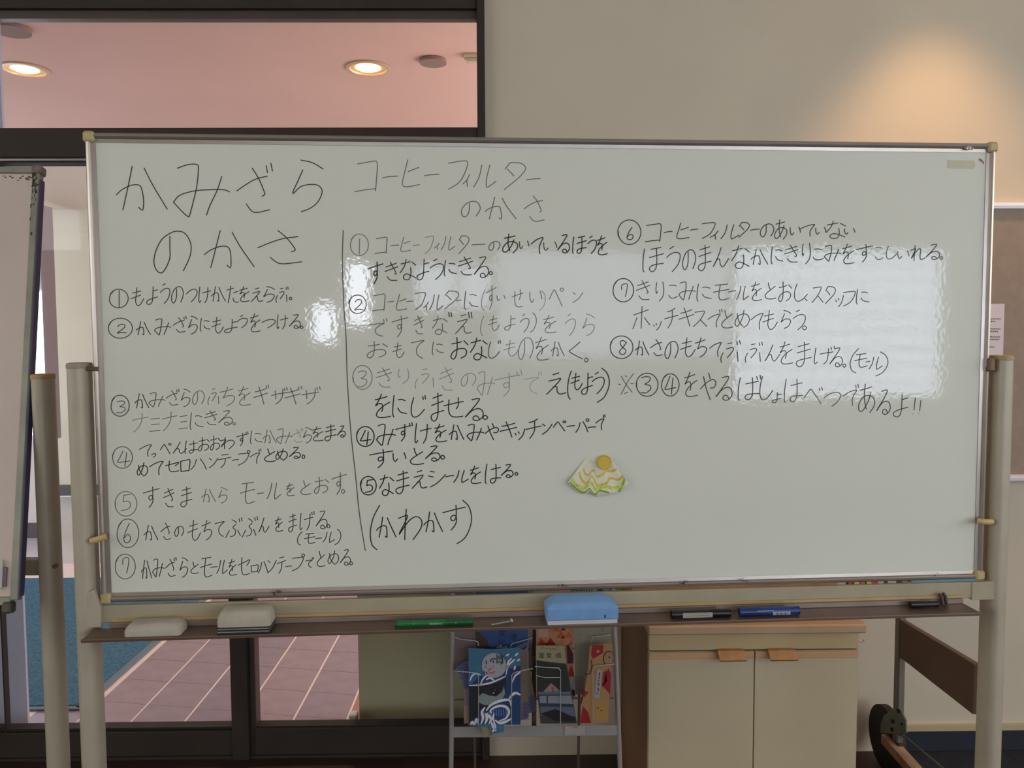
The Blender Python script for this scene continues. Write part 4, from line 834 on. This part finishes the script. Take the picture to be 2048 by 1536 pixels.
# ------------------------------------------------------------------ leaflet rack
M_WIRE = mat('rack_wire', (176, 172, 170), .35, .5); M_WIRED = mat('rack_spine', (104, 88, 78), .45, .4)
YK = 1.97
def K(px, py, dy=0.0): p = PY(px, py, YK - dy); return (p.x, p.y, p.z)
rk = empty('leaflet_rack', Vector((K(1070, 1400)[0], YK, 0))); tag(rk, 'grey wire leaflet rack filled with travel brochures', 'leaflet rack')
for (ax, ay), (cx, cy) in (((906.5, 1176), (902, 1560)), ((1226, 1176), (1241, 1560))):
    a = Vector(K(ax, ay)); c = Vector(K(cx, cy)); d = (c - a); t = -a.z / d.z; bt = a + d * t; tp = a - d * (.12 / abs(d.z))
    q = MB(); q.tube(tuple(tp), (bt.x, bt.y, .003), .0062, 14); q.build('side_rod', M_WIRE, rk, smooth=True)
for px in (948, 1160):
    a = K(px, 1470, -.14); c = K(px - 1, 1560, -.14); q = MB(); q.tube((a[0], YK + .13, a[2] + .30), (a[0], YK + .22, .003), .004, 10); q.build('rear_leg', M_WIRED, rk, smooth=True)
a = K(905, 1453); c = K(1234, 1470); q = MB(); q.box(a[0], c[0], YK - .004, YK - .001, c[2], a[2], .0008); q.build('bottom_bar', mat('rack_bar', (166, 164, 164), .4, .4), rk)
a = K(1129, 1452, .006); c = K(1170, 1469, .006); q = MB(); q.box(a[0], c[0], YK - .0075, YK - .0045, c[2], a[2], .0008); cl_ = q.build('clamp', mat('clamp_grey', (178, 176, 172), .4, .4), rk)
a = K(1152, 1454, .012); q = MB(); q.tube((a[0], YK - .0076, a[2]), (a[0], YK - .012, a[2]), .0055, 16, .004); q.build('screw', mat('screw_brass', (190, 180, 140), .3, .7), cl_, smooth=True)
a = K(1067, 1176, -.05); c = K(1069, 1460, -.05); q = MB(); q.box(a[0] - .006, a[0] + .006, YK + .045, YK + .049, c[2], a[2] + .1); q.build('spine', M_WIRED, rk)
for y in (1275, 1333): p = K(1067, y, .006); q = MB(); q.box(p[0] - .007, p[0] + .007, YK + .03, YK + .044, p[2] - .006, p[2] + .006, .001); q.build('spine_joint', M_WIRED, rk)
for y in (1190, 1300, 1400): 
    a = K(906, y, -.05); c = K(1228, y, -.05); q = MB(); q.tube((a[0], YK + .052, a[2]), (c[0], YK + .052, a[2]), .002, 8); q.build('cross_wire', M_WIRED, rk)
def wire(pts, dy, r=.0013): q = MB(); q.path([K(x, y, dy) for x, y in pts], r, 8); q.build('pocket_wire', M_WIRE, rk, smooth=True)
wire([(909, 1274), (922, 1279), (950, 1281), (955.5, 1284), (957, 1292)], .012)
wire([(908, 1342), (945, 1345), (954, 1347), (957, 1352), (957, 1400), (957, 1453)], .052)
wire([(1066, 1337), (1045, 1341), (1029, 1345), (1023.5, 1350), (1023, 1400), (1023, 1453)], .052)
wire([(1064, 1276), (1040, 1283), (1027, 1286), (1022, 1290), (1021, 1298)], .012)
wire([(1070, 1333), (1095, 1335), (1117, 1336), (1121, 1341), (1121, 1400), (1121, 1453)], .052)
wire([(1072, 1351), (1090, 1355), (1121, 1355)], .051, .001)
wire([(1230, 1328), (1200, 1331), (1188, 1333), (1186, 1338), (1186, 1400), (1186, 1452)], .052)
wire([(1222, 1269), (1200, 1272), (1186, 1273), (1184, 1278), (1183, 1292)], .012)
for i, (x, w_) in enumerate(((909, 0), (1072, 0))):
    pass
def brochure(nm, label, quad, dy, col, cat='brochure', th=.0022, mname=None):
    pts = [K(x, y, dy) for x, y in quad]
    e = empty(nm, Vector((sum(p[0] for p in pts) / len(pts), YK - dy, min(p[2] for p in pts)))); tag(e, label, cat, 'brochures in the leaflet rack')
    q = MB(); q.prism(pts, (0, th, 0)); col = tuple(int(c * .74) for c in col); q.build('cover', mat(mname or nm + '_c%d_%d_%d' % col, col, .45), e)  # cover colour darkened for the shade the board throws on the rack
    return e
def dec(parent, polys, dy, col, name='print', lift=.0004, rough=.5):
    """flat printed shapes on a cover"""
    q = MB(); q.flat = True
    for P in polys: q.add([K(x, y, dy + lift) for x, y in P], [tuple(range(len(P)))])
    col = tuple(int(c * .74) for c in col)  # print darkened likewise, rack shade put into its colour
    return q.build(name, mat('print_%d_%d_%d' % col, col, rough), parent)
def pstroke(parent, lines, w, dy, col, name='print', lift=.0006):
    q = MB(); q.flat = True
    for P in lines:
        C_ = crom([(float(x), float(y)) for x, y in P], 4); n = len(C_); A = []; B_ = []
        for i in range(n):
            a = C_[max(0, i - 1)]; c = C_[min(n - 1, i + 1)]; dx, dy_ = c[0] - a[0], c[1] - a[1]; l = sqrt(dx * dx + dy_ * dy_) or 1e-6
            k = w / 2 * (1 if name != 'swirl' else (.35 + .9 * sin(pi * (i + .5) / n)))
            A.append(K(C_[i][0] - dy_ / l * k, C_[i][1] + dx / l * k, dy + lift)); B_.append(K(C_[i][0] + dy_ / l * k, C_[i][1] - dx / l * k, dy + lift))
        q.add(A + B_, [(i, i + 1, n + i + 1, n + i) for i in range(n - 1)])
    return q.build(name, mat('print_%d_%d_%d' % col, col, .5), parent)
def ptext(parent, body, px, py, h, dy, col, name='lettering', sx=1.0):
    o = Vector(K(px, py, dy + .0008)); s_ = h / F_PX * YK
    return text_mesh(body, s_, mat('print_%d_%d_%d' % col, col, .6), name, parent, o, Vector((sx, 0, 0)), Vector((0, 0, 1)), Vector((0, -1, 0)))
def scales(parent, inside, x0, y0, x1, y1, dy, r=3.6):
    L_ = []
    row = 0; y = y0
    while y < y1:
        x = x0 + (row % 2) * r
        while x < x1:
            if inside(x, y):
                for k in (1.0, .58): L_.append([(x + r * k * cos(t), y - r * k * sin(t)) for t in (0, pi * .25, pi * .5, pi * .75, pi)])
            x += 2 * r
        y += r; row += 1
    pstroke(parent, L_, .8, dy, (60, 72, 150), 'wave_pattern')
# rear row
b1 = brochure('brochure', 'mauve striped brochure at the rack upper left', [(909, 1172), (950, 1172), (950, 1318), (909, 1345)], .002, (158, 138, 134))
pstroke(b1, [[(x, 1173), (x, 1325)] for x in range(914, 948, 4)], 1.0, .002, (122, 104, 104), 'stripe')
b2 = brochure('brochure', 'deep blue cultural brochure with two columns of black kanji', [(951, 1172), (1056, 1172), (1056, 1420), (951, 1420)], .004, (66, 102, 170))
dec(b2, [[(953, 1262), (960, 1266), (966, 1272), (973, 1276), (977, 1290), (983, 1300), (951, 1300), (951, 1258)]], .004, (84, 70, 56), 'hill_picture')
for ch, x, y in (('文', 1004, 1267), ('化', 1003, 1286), ('焼', 1026, 1254), ('津', 1027, 1275)): ptext(b2, ch, x, y, 17, .004, (22, 26, 62))
dec(b2, [[(992, 1296), (1000, 1288), (1008, 1296)], [(1003, 1297), (1012, 1291), (1020, 1298)]], .004, (190, 196, 205), 'foam')
bg_ = brochure('brochure', 'thin grey leaflet edge right of the blue kanji brochure', [(1057, 1172), (1065, 1172), (1065, 1345), (1057, 1345)], .0015, (150, 138, 136))
b11 = brochure('brochure', 'white leaflet with orange and dark header lines, top middle of the rack', [(1064, 1168), (1222, 1168), (1222, 1215), (1064, 1215)], -.004, (212, 206, 206))
pstroke(b11, [[(x, 1182), (x + 4, 1182)] for x in range(1092, 1135, 6)], 4, -.004, (216, 130, 110), 'header_print')
pstroke(b11, [[(x, 1181), (x + 3, 1181)] for x in range(1142, 1186, 5)], 3.4, -.004, (70, 68, 90), 'header_print')
dec(b11, [[(1200 + 7 * cos(t * pi / 6), 1182 + 5 * sin(t * pi / 6)) for t in range(12)]], -.004, (50, 80, 140), 'round_mark')
b9 = brochure('brochure', 'cream brochure with faint ruled columns at the rack upper right', [(1146, 1190), (1222, 1190), (1222, 1352), (1180, 1380), (1168, 1389), (1151, 1389)], .001, (186, 180, 160))
pstroke(b9, [[(x, 1200), (x + .3, 1345)] for x in range(1152, 1220, 5)], .5, .001, (140, 136, 122), 'ruled_line')
rq = random.Random(4); dots = []
for _ in range(70):
    x = rq.choice(range(1154, 1182, 5)) + 1; y = rq.uniform(1240, 1335); dots.append([(x, y), (x + 1.6, y + .2)])
pstroke(b9, dots, 1.5, .001, (110, 106, 98), 'small_print')
ptext(b9, 'る', 1205, 1259, 9, .001, (90, 88, 80))
dec(b9, [[(1148, 1352), (1168, 1352), (1166, 1389), (1151, 1389)]], .001, (165, 150, 152), 'mauve_patch')
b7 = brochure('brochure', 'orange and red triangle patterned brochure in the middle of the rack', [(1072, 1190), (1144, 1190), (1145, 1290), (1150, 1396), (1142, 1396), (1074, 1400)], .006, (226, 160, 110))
TR = [((1074, 1262), (1086, 1262), (1080, 1252), (196, 70, 50)), ((1080, 1275), (1096, 1290), (1078, 1291), (214, 80, 40)), ((1090, 1291), (1101, 1275), (1112, 1291), (196, 36, 50)), ((1105, 1262), (1113, 1250), (1122, 1264), (222, 110, 50)), ((1112, 1276), (1122, 1262), (1132, 1277), (226, 96, 50)), ((1121, 1261), (1127, 1251), (1132, 1261), (96, 30, 48)), ((1130, 1274), (1138, 1262), (1145, 1276), (230, 112, 56)), ((1136, 1290), (1145, 1276), (1145, 1290), (222, 104, 50)), ((1098, 1262), (1104, 1252), (1110, 1253), (226, 110, 60)), ((1136, 1252), (1145, 1250), (1143, 1262), (230, 120, 50)), ((1118, 1284), (1128, 1270), (1126, 1288), (210, 140, 92))]
for t_ in TR: dec(b7, [t_[:3]], .006, t_[3], 'triangle')
dec(b7, [[(1074, 1249), (1094, 1249), (1096, 1274), (1076, 1275)]], .0062, (222, 190, 170), 'grid_patch')
pstroke(b7, [[(x, 1250), (x + 1, 1274)] for x in range(1077, 1096, 3)], .6, .0066, (214, 150, 130), 'grid_line')
dec(b7, [[(1133, 1291), (1137, 1289), (1147, 1309), (1147, 1327), (1135, 1327)]], .0064, (84, 24, 42), 'maroon_shape')
dec(b7, [[(1137, 1346), (1143, 1330), (1148, 1346), (1148, 1353), (1137, 1353)]], .0064, (186, 30, 36), 'red_shape')
dec(b7, [[(1138, 1354), (1149, 1354), (1149, 1378), (1142, 1378)]], .0064, (190, 178, 178), 'pale_shape')
dec(b7, [[(1143, 1378), (1150, 1381), (1150, 1393), (1144, 1390)]], .0064, (30, 26, 36), 'dark_shape')
# middle row
b4 = brochure('brochure', 'cream booklet with blue scale pattern behind the wave brochure, right side', [(1036, 1296), (1048, 1300), (1056, 1291), (1057, 1436), (1036, 1442)], .020, (176, 160, 138))
scales(b4, lambda x, y: 1044 < x < 1056 and y > 1404, 1040, 1404, 1058, 1440, .020)
pstroke(b4, [[(1047, 1308), (1047, 1400)], [(1052, 1306), (1052, 1400)]], .7, .020, (140, 122, 104), 'column_line')
ptext(b4, '▲', 1049, 1361, 5, .020, (110, 98, 84))
b5 = brochure('brochure', 'cream booklet with blue scale pattern, rightmost of the left pocket', [(1050, 1342), (1060, 1340), (1071, 1400), (1072, 1422), (1050, 1430)], .012, (180, 164, 142))
scales(b5, lambda x, y: x > 1058 and y > 1391, 1059, 1391, 1071, 1424, .012)
b3 = brochure('brochure', 'tilted booklet with blue scale pattern peeking out at the rack left', [(911, 1334), (938, 1320), (990, 1440), (985, 1471), (968, 1475), (955, 1440), (928, 1378)], .024, (178, 170, 160))
def in3(x, y): return (x > 911 + (y - 1334) * .40 if y > 1334 else x > 938 - (y - 1320) * 1.9) and x < 940 and y < 1384
scales(b3, in3, 908, 1322, 942, 1384, .024)
scales(b3, lambda x, y: 972 < x < 982 and y > 1462, 974, 1466, 984, 1472, .024)
b3b = brochure('brochure', 'scale patterned booklet top behind the wave brochure, under blue cover', [(1000, 1306), (1056, 1283), (1056, 1300), (1046, 1320), (1000, 1330)], .010, (172, 168, 170))
scales(b3b, lambda x, y: y > 1306 - (x - 1000) * .41 and y < 1304, 1000, 1286, 1058, 1306, .010)
bs = brochure('brochure', 'narrow pink leaflet edge left of the wave brochure', [(928, 1377), (938, 1377), (938, 1447), (928, 1447)], .030, (222, 176, 152))
dec(bs, [[(928, 1377), (938, 1377), (938, 1411), (928, 1411)]], .030, (176, 150, 160), 'mauve_top')
# front: waves and dark whale
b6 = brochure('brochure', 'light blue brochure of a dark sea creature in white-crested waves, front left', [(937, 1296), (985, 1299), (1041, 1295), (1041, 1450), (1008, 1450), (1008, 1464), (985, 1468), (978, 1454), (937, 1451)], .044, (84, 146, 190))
DF = .044
dec(b6, [[(938, 1372), (960, 1352), (985, 1352), (1010, 1340), (1041, 1330), (1041, 1448), (938, 1448)]], DF, (48, 84, 142), 'sea')
dec(b6, [[(1006, 1334), (1016, 1330), (1018, 1350), (1012, 1372), (1002, 1372)]], DF, (60, 92, 150), 'sea', .0006)
dec(b6, [[(938, 1372), (970, 1370), (1000, 1362), (1013, 1355), (1012, 1375), (1004, 1395), (985, 1412), (960, 1420), (955, 1448), (938, 1448)]], DF, (42, 46, 62), 'creature_body', .0008)
dec(b6, [[(957, 1393), (966, 1386), (978, 1391), (992, 1393), (1004, 1384), (1008, 1372), (1010, 1388), (1002, 1403), (985, 1411), (968, 1410), (956, 1404)]], DF, (168, 188, 186), 'creature_cheek', .0012)
dec(b6, [[(989 + 7 * cos(t * pi / 6), 1384 + 7 * sin(t * pi / 6)) for t in range(12)]], DF, (20, 18, 20), 'creature_eye', .0016)
dec(b6, [[(987 + 1.8 * cos(t * pi / 4), 1386 + 2 * sin(t * pi / 4)) for t in range(8)], [(990 + 1 * cos(t * pi / 4), 1380 + 1 * sin(t * pi / 4)) for t in range(8)]], DF, (230, 226, 200), 'eye_glint', .0020)
W_ = (214, 214, 220)
pstroke(b6, [[(976, 1430), (984, 1418), (998, 1412), (1012, 1414), (1018, 1424), (1012, 1436), (998, 1442)], [(972, 1422), (982, 1410), (1000, 1402), (1018, 1400), (1022, 1412)], [(1018, 1398), (1024, 1390), (1032, 1386), (1041, 1390)], [(990, 1440), (1000, 1446), (1014, 1442), (1024, 1436)], [(962, 1448), (966, 1436), (964, 1424), (970, 1414)], [(970, 1448), (974, 1436), (970, 1426)], [(978, 1448), (982, 1438), (976, 1428), (984, 1424)], [(950, 1449), (953, 1438), (957, 1448)], [(941, 1449), (945, 1444), (948, 1450)], [(984, 1464), (990, 1456), (986, 1440), (988, 1426)], [(992, 1462), (986, 1452), (984, 1440)]], 4.4, DF, W_, 'swirl', .0014)
pstroke(b6, [[(940, 1362), (944, 1352), (952, 1347), (962, 1350)], [(960, 1372), (966, 1358), (976, 1350), (986, 1352)], [(1012, 1350), (1016, 1332), (1026, 1322), (1030, 1318)], [(1014, 1340), (1016, 1325), (1024, 1316)], [(1024, 1366), (1030, 1352), (1038, 1346), (1041, 1342)], [(972, 1360), (980, 1356), (990, 1362)], [(1012, 1312), (1018, 1308)], [(1030, 1312), (1036, 1306)], [(1034, 1322), (1040, 1318)], [(1028, 1340), (1031, 1332)], [(938, 1371), (958, 1370), (980, 1366), (1000, 1358), (1012, 1352)]], 3.0, DF, W_, 'swirl', .0015)
pstroke(b6, [[(x, 1416 + (x % 5)), (x + 1, 1432)] for x in range(982, 1014, 5)], 1.6, DF, (96, 132, 190), 'wave_line', .0012)
dec(b6, [[(985 + 25.5 * cos(t * pi / 10) * (1 if cos(t * pi / 10) > 0 else .92) + 2, 1330 + 24 * sin(t * pi / 10) + (2 if sin(t * pi / 10) > 0 else 0)) for t in range(20)]], DF, (216, 220, 226), 'white_blob', .0022)
pstroke(b6, [[(980, 1324), (984, 1318), (992, 1318)], [(986, 1321), (987, 1326)], [(994, 1309), (994, 1327)], [(998, 1311), (998, 1319)], [(1002, 1309), (1002, 1320)], [(1005, 1311), (1005, 1327)], [(972, 1321), (973, 1329)], [(986, 1333), (987, 1334)], [(996, 1324), (1002, 1324), (1002, 1329)], [(969, 1347), (968, 1342)], [(973, 1348), (974, 1344)], [(971, 1333), (971.5, 1335)]], 2.2, DF, (40, 40, 48), 'lettering', .0026)
pstroke(b6, [[(977, 1343), (979, 1338), (984, 1338)], [(978, 1345), (985, 1346), (990, 1342)]], 3.2, DF, (190, 90, 110), 'pink_mark', .0026)
dec(b6, [[(1033, 1412), (1042, 1410), (1042, 1424), (1034, 1424)]], DF, (206, 204, 196), 'white_patch', .0016) if False else None
b6b = brochure('brochure', 'yellowish leaflet corner hanging below the wave brochure', [(961, 1452), (984, 1452), (977, 1474), (969, 1475)], .034, (190, 184, 142))
# bridge leaflet
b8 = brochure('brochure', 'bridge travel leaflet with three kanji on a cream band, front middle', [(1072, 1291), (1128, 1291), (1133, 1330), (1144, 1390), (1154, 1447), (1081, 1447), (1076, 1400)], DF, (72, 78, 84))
dec(b8, [[(1072, 1291), (1128, 1291), (1133, 1327), (1100, 1324), (1072, 1320)]], DF, (196, 186, 146), 'title_band')
for ch, x in (('蓬', 1083), ('莱', 1098), ('橋', 1117)): ptext(b8, ch, x, 1312, 12, DF, (52, 46, 30))
pstroke(b8, [[(1082, 1296), (1088, 1296)], [(1090, 1297), (1096, 1297)], [(1098, 1298), (1113, 1298)]], 2.0, DF, (120, 104, 76), 'header_print')
dec(b8, [[(1073, 1321), (1100, 1326), (1132, 1329), (1138, 1365), (1140, 1384), (1076, 1384), (1074, 1350)]], DF, (54, 58, 52), 'forest_picture')
dec(b8, [[(1086, 1384), (1102, 1366), (1118, 1380), (1120, 1384)]], DF, (190, 166, 158), 'house_picture', .0008)
dec(b8, [[(1103, 1374), (1107, 1374), (1108, 1384), (1104, 1384)]], DF, (196, 96, 76), 'red_figure', .0012)
dec(b8, [[(1076, 1384), (1141, 1383), (1142, 1389), (1077, 1389)]], DF, (110, 140, 160), 'bridge_deck', .0008)
dec(b8, [[(1079, 1392), (1142, 1391), (1146, 1408), (1080, 1406)]], DF, (166, 178, 186), 'river_picture', .0008)
dec(b8, [[(1079, 1406), (1146, 1408), (1147, 1413), (1080, 1412)], [(1093, 1392), (1096, 1392), (1096, 1406), (1093, 1406)]], DF, (58, 74, 96), 'pier_picture', .0012)
dec(b8, [[(1080, 1413), (1147, 1414), (1151, 1432), (1081, 1430)]], DF, (116, 128, 150), 'evening_sky', .0008)
dec(b8, [[(1082, 1427), (1110, 1418), (1125, 1424), (1150, 1436), (1152, 1444), (1110, 1442)]], DF, (34, 30, 36), 'roof_picture', .0012)
# red and gold leaflet
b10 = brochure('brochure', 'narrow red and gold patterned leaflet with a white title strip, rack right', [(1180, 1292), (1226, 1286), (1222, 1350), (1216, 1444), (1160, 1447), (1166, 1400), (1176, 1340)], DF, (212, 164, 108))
RP = dec(b10, [[(1184, 1291), (1207, 1290), (1206, 1306), (1186, 1318), (1182, 1310)], [(1217, 1336), (1222, 1348), (1220, 1388), (1205, 1372), (1210, 1350)], [(1169, 1382), (1178, 1384), (1168, 1396)], [(1160, 1446), (1166, 1412), (1176, 1424), (1182, 1446)], [(1206, 1346), (1212, 1340), (1214, 1362), (1204, 1374)]], DF, (188, 32, 44), 'red_pattern'); RP['kind'] = 'stuff'
dec(b10, [[(1164, 1405), (1170, 1380), (1166, 1378), (1160, 1412)]], DF, (120, 24, 30), 'red_pattern', .0005)
dec(b10, [[(1196 + 3 * cos(t * pi / 4), 1303 + 3 * sin(t * pi / 4)) for t in range(8)]], DF, (230, 170, 150), 'pale_flower', .0010)
pstroke(b10, [[(1225, 1305), (1215, 1303), (1208, 1312), (1208, 1324), (1213, 1330), (1221, 1328)], [(1182, 1320), (1184, 1332), (1181, 1344), (1176, 1349), (1170, 1347)]], 1.6, DF, (36, 26, 24), 'black_arc', .0010)
pstroke(b10, [[(1218, 1313), (1219, 1316)], [(1195, 1416), (1197, 1417)], [(1202, 1420), (1204, 1422)]], 2.6, DF, (40, 26, 20), 'black_dot', .0010)
dec(b10, [[(1194, 1339), (1205, 1340), (1199, 1397), (1188, 1396)]], DF, (204, 196, 198), 'title_strip', .0010)
pstroke(b10, [[(1199.5, 1345), (1198.5, 1352)], [(1198, 1354), (1199, 1358)], [(1197, 1360), (1197.5, 1363)], [(1196.5, 1366), (1198, 1371)], [(1195, 1376), (1197, 1378), (1196, 1382)], [(1194, 1386), (1196, 1388)]], 2.0, DF, (48, 44, 48), 'lettering', .0014)
dec(b10, [[(1186, 1400), (1214, 1404), (1214, 1440), (1186, 1442)]], DF, (214, 170, 92), 'gold_patch', .0003)

# ------------------------------------------------------------------ folding table frame parked on the right
XF = 1.235
fr = empty('folding_table', Vector((XF, 2.2, 0))); tag(fr, 'wheeled folding table frame with a broad brown side panel, right of the cabinet', 'table')
M_FRM = mat('table_frame_grey', (128, 124, 114), .45, .3, vary=.08, scale=8); M_PANEL = mat('brown_panel', (112, 90, 76), .55, .1, vary=.06, scale=10)
def XP(px, py, X=XF): p = PX(px, py, X); return p
ra = XP(1801, 1240); rb = XP(1801, 1316); fa = XP(1948, 1328); fb = XP(1944, 1428)
Yr, Yf_ = ra.y, fa.y
q = MB(); q.prism([(XF, Yr, ra.z), (XF, fa.y, fa.z), (XF, fa.y, fb.z), (XF, Yr, rb.z)], (.018, 0, 0)); q.build('side_panel', M_PANEL, fr, bevel=.002)
yl0 = min(Yr, WALL - .05)
q = MB(); q.box(XF - .003, XF + .02, yl0, yl0 + .03, .14, .92, .004); q.build('leg', M_FRM, fr)
q = MB(); q.path([(XF - .035, Yf_ - .03, .885), (XF - .02, Yf_ - .03, .86), (XF + .004, Yf_ - .03, .80), (XF + .010, Yf_ - .03, .6), (XF + .006, Yf_ - .03, .4), (XF, Yf_ - .03, .2), (XF, Yf_ - .03, .09)], .012, 12); q.build('leg', M_FRM, fr, smooth=True)
f0 = XP(1773, 1468); f1 = XP(1834, 1536); sl = (f1.z - f0.z) / (f1.y - f0.y)
fy0, fy1 = 1.5, f0.y
zz_ = lambda y: max(.03, f0.z + sl * (y - f0.y))
q = MB(); q.add([(XF + dx, y, zz_(y) + dz) for y in (fy0, fy1) for dx, dz in ((-.017, -.03), (.017, -.03), (.017, 0), (-.017, 0))], [(0, 1, 2, 3), (4, 5, 6, 7), (0, 1, 5, 4), (1, 2, 6, 5), (2, 3, 7, 6), (3, 0, 4, 7)])
q.build('foot', mat('foot_wood_tan', (190, 152, 120), .5, .1, vary=.3, scale=12), fr)
q = MB(); q.add([(XF + dx, y, max(.002, zz_(y) + dz)) for y in (fy0, fy1) for dx, dz in ((-.0172, -.07), (.0172, -.07), (.0172, -.0302), (-.0172, -.0302))], [(0, 1, 2, 3), (4, 5, 6, 7), (0, 1, 5, 4), (1, 2, 6, 5), (2, 3, 7, 6), (3, 0, 4, 7)])
q.build('foot_side', M_RUBBER, fr)
r0 = XP(1786, 1454, XF + .02); r1 = XP(1885, 1536, XF + .02)
q = MB(); q.tube(tuple(r0), tuple(r1 + (r1 - r0) * .3), .0032, 10); q.build('brake_rod', mat('rod_grey', (96, 100, 90), .4, .5), fr)
WR = .104; wc = Vector((XF, WALL - WR - .015, WR + .003))
q = MB(); q.tube((XF + .004, wc.y, wc.z), (XF + .028, wc.y, wc.z), WR, 36); q.build('caster_wheel', mat('wheel_rubber', (36, 30, 28), .65), fr, smooth=True)
q = MB(); q.prism([tuple(XP(x, y, XF - .004)) for x, y in ((1760, 1466), (1761, 1448), (1768, 1431), (1781.5, 1421), (1792, 1417), (1800, 1418.6), (1811, 1441.5), (1812, 1465), (1802, 1473), (1785, 1468))], (.005, 0, 0)); fk = q.build('caster_fork', mat('fork_green_grey', (126, 138, 128), .45, .4, vary=.15, scale=20), fr)
for x, y in ((1797, 1422), (1786, 1443), (1784, 1459), (1804, 1448)):
    p = XP(x, y, XF - .005); q = MB(); q.tube((p.x - .003, p.y, p.z), (p.x + .001, p.y, p.z), .006 if x != 1804 else .003, 12); q.build('bolt', M_RUBBER, fk)

# ------------------------------------------------------------------ second whiteboard at the far left
w2 = empty('whiteboard', Vector((-1.0, 1.73, 0))); tag(w2, 'worn second whiteboard cut off at the left edge of the photo', 'whiteboard')
t0 = PY(83, 335, 1.83); b0 = PY(38, 1222, 1.63)
A = Vector((t0.x, 1.83, t0.z)); Bv = Vector((b0.x, 1.63, b0.z)); UP = (A - Bv); Hh = UP.length; UP.normalize()
XD = Vector((1, .04, 0)).normalized(); NV_ = XD.cross(UP).normalized()     # away from the viewer or towards it
if NV_.y > 0: NV_ = -NV_
def L2(x, off, s): return Bv + XD * x + UP * s + NV_ * off
W2 = 1.2
def b2box(x0, x1, o0, o1, s0, s1, ch=0): q = MB(L2); q.box(x0, x1, o0, o1, s0, s1, ch); return q
M_B2 = mat('old_board_enamel', (214, 200, 188), .22, vary=.04, scale=3)
b2box(-W2 + .01, -.012, -.006, .0015, .03, Hh - .012).build('board_panel', M_B2, w2)
M_FR2 = mat('worn_grey_frame', (150, 152, 140), .4, .45, vary=.15, scale=14)
b2box(-.016, 0, -.012, .008, .022, Hh - .014, .002).build('frame_rail', M_FR2, w2)
b2box(-W2, -.016, -.012, .006, Hh - .016, Hh, .002).build('frame_rail', M_FR2, w2)
b2box(-W2, -.016, -.012, .006, .012, .030, .002).build('frame_rail', M_FR2, w2)
b2box(-.018, .004, -.016, .010, Hh - .018, Hh + .003, .003).build('corner_cap', mat('worn_cap', (120, 112, 98), .5, vary=.3, scale=60), w2)
b2box(-.030, -.012, -.014, .012, -.004, .020, .004).build('corner_cap', mat('dark_cap', (84, 84, 66), .5), w2)
b2box(.0002, .0026, -.012, .006, .03, Hh - .03).build('edge_fringe', mat('violet_fringe', (74, 70, 104), .5), w2)  # violet strip paints the lens colour fringe along the board edge
q = MB(L2); rr = random.Random(9)
for _ in range(30):
    s_ = Hh - .02 - abs(rr.gauss(0, .06)); x_ = -.016 + rr.uniform(0, .012); q.box(x_, x_ + rr.uniform(.001, .004), .0078, .0084, s_, s_ + rr.uniform(.002, .012))
for _ in range(16):
    x_ = -.018 - abs(rr.gauss(0, .03)); s_ = Hh - .022 - rr.uniform(0, .010); q.box(x_, x_ + rr.uniform(.003, .008), .0014, .0020, s_, s_ + rr.uniform(.001, .003))
q.build('peeling_residue', mat('residue_dark', (70, 60, 48), .9), w2); bpy.data.objects['peeling_residue']['kind'] = 'stuff'
b2box(-.06, -.0335, .0016, .010, .045, .105, .003).build('corner_magnet', mat('white_plastic', (226, 222, 212), .5), w2)
b2box(-.034, -.026, .0016, .006, .05, .09, .001).build('dark_clip', mat('mauve_plastic', (118, 106, 118), .5), w2)
pp = PY(78, 748, 1.72)
post(pp.x, 1.735, pp.z, mat('cap_tan', (186, 150, 96), .5, vary=.1, scale=40), w2, WB)
q = MB(); a = PY(60, 1122, 1.74).z; c = PY(60, 1153, 1.74).z; q.box(-1.6, pp.x - .01, 1.745, 1.775, c, a, .003); q.build('cross_rail', M_RAIL, w2)
p = PY(109, 1134, 1.73); q = MB(); q.box(p.x - .006, p.x + .006, 1.715, 1.755, p.z - .022, p.z + .022, .004); q.build('rail_bracket', M_POST, w2)
p = PY(107, 1134, 1.705); q = MB(); q.tube((p.x, 1.715, p.z), (p.x, 1.708, p.z), .005, 12); q.build('bolt', M_PIN, w2)
q = MB(); q.box(pp.x - .02, pp.x + .02, 1.47, 2.03, .078, .118, .006); q.build('foot', M_POST, w2)
for yy in (1.50, 2.0): castor(WB, pp.x, yy, w2)
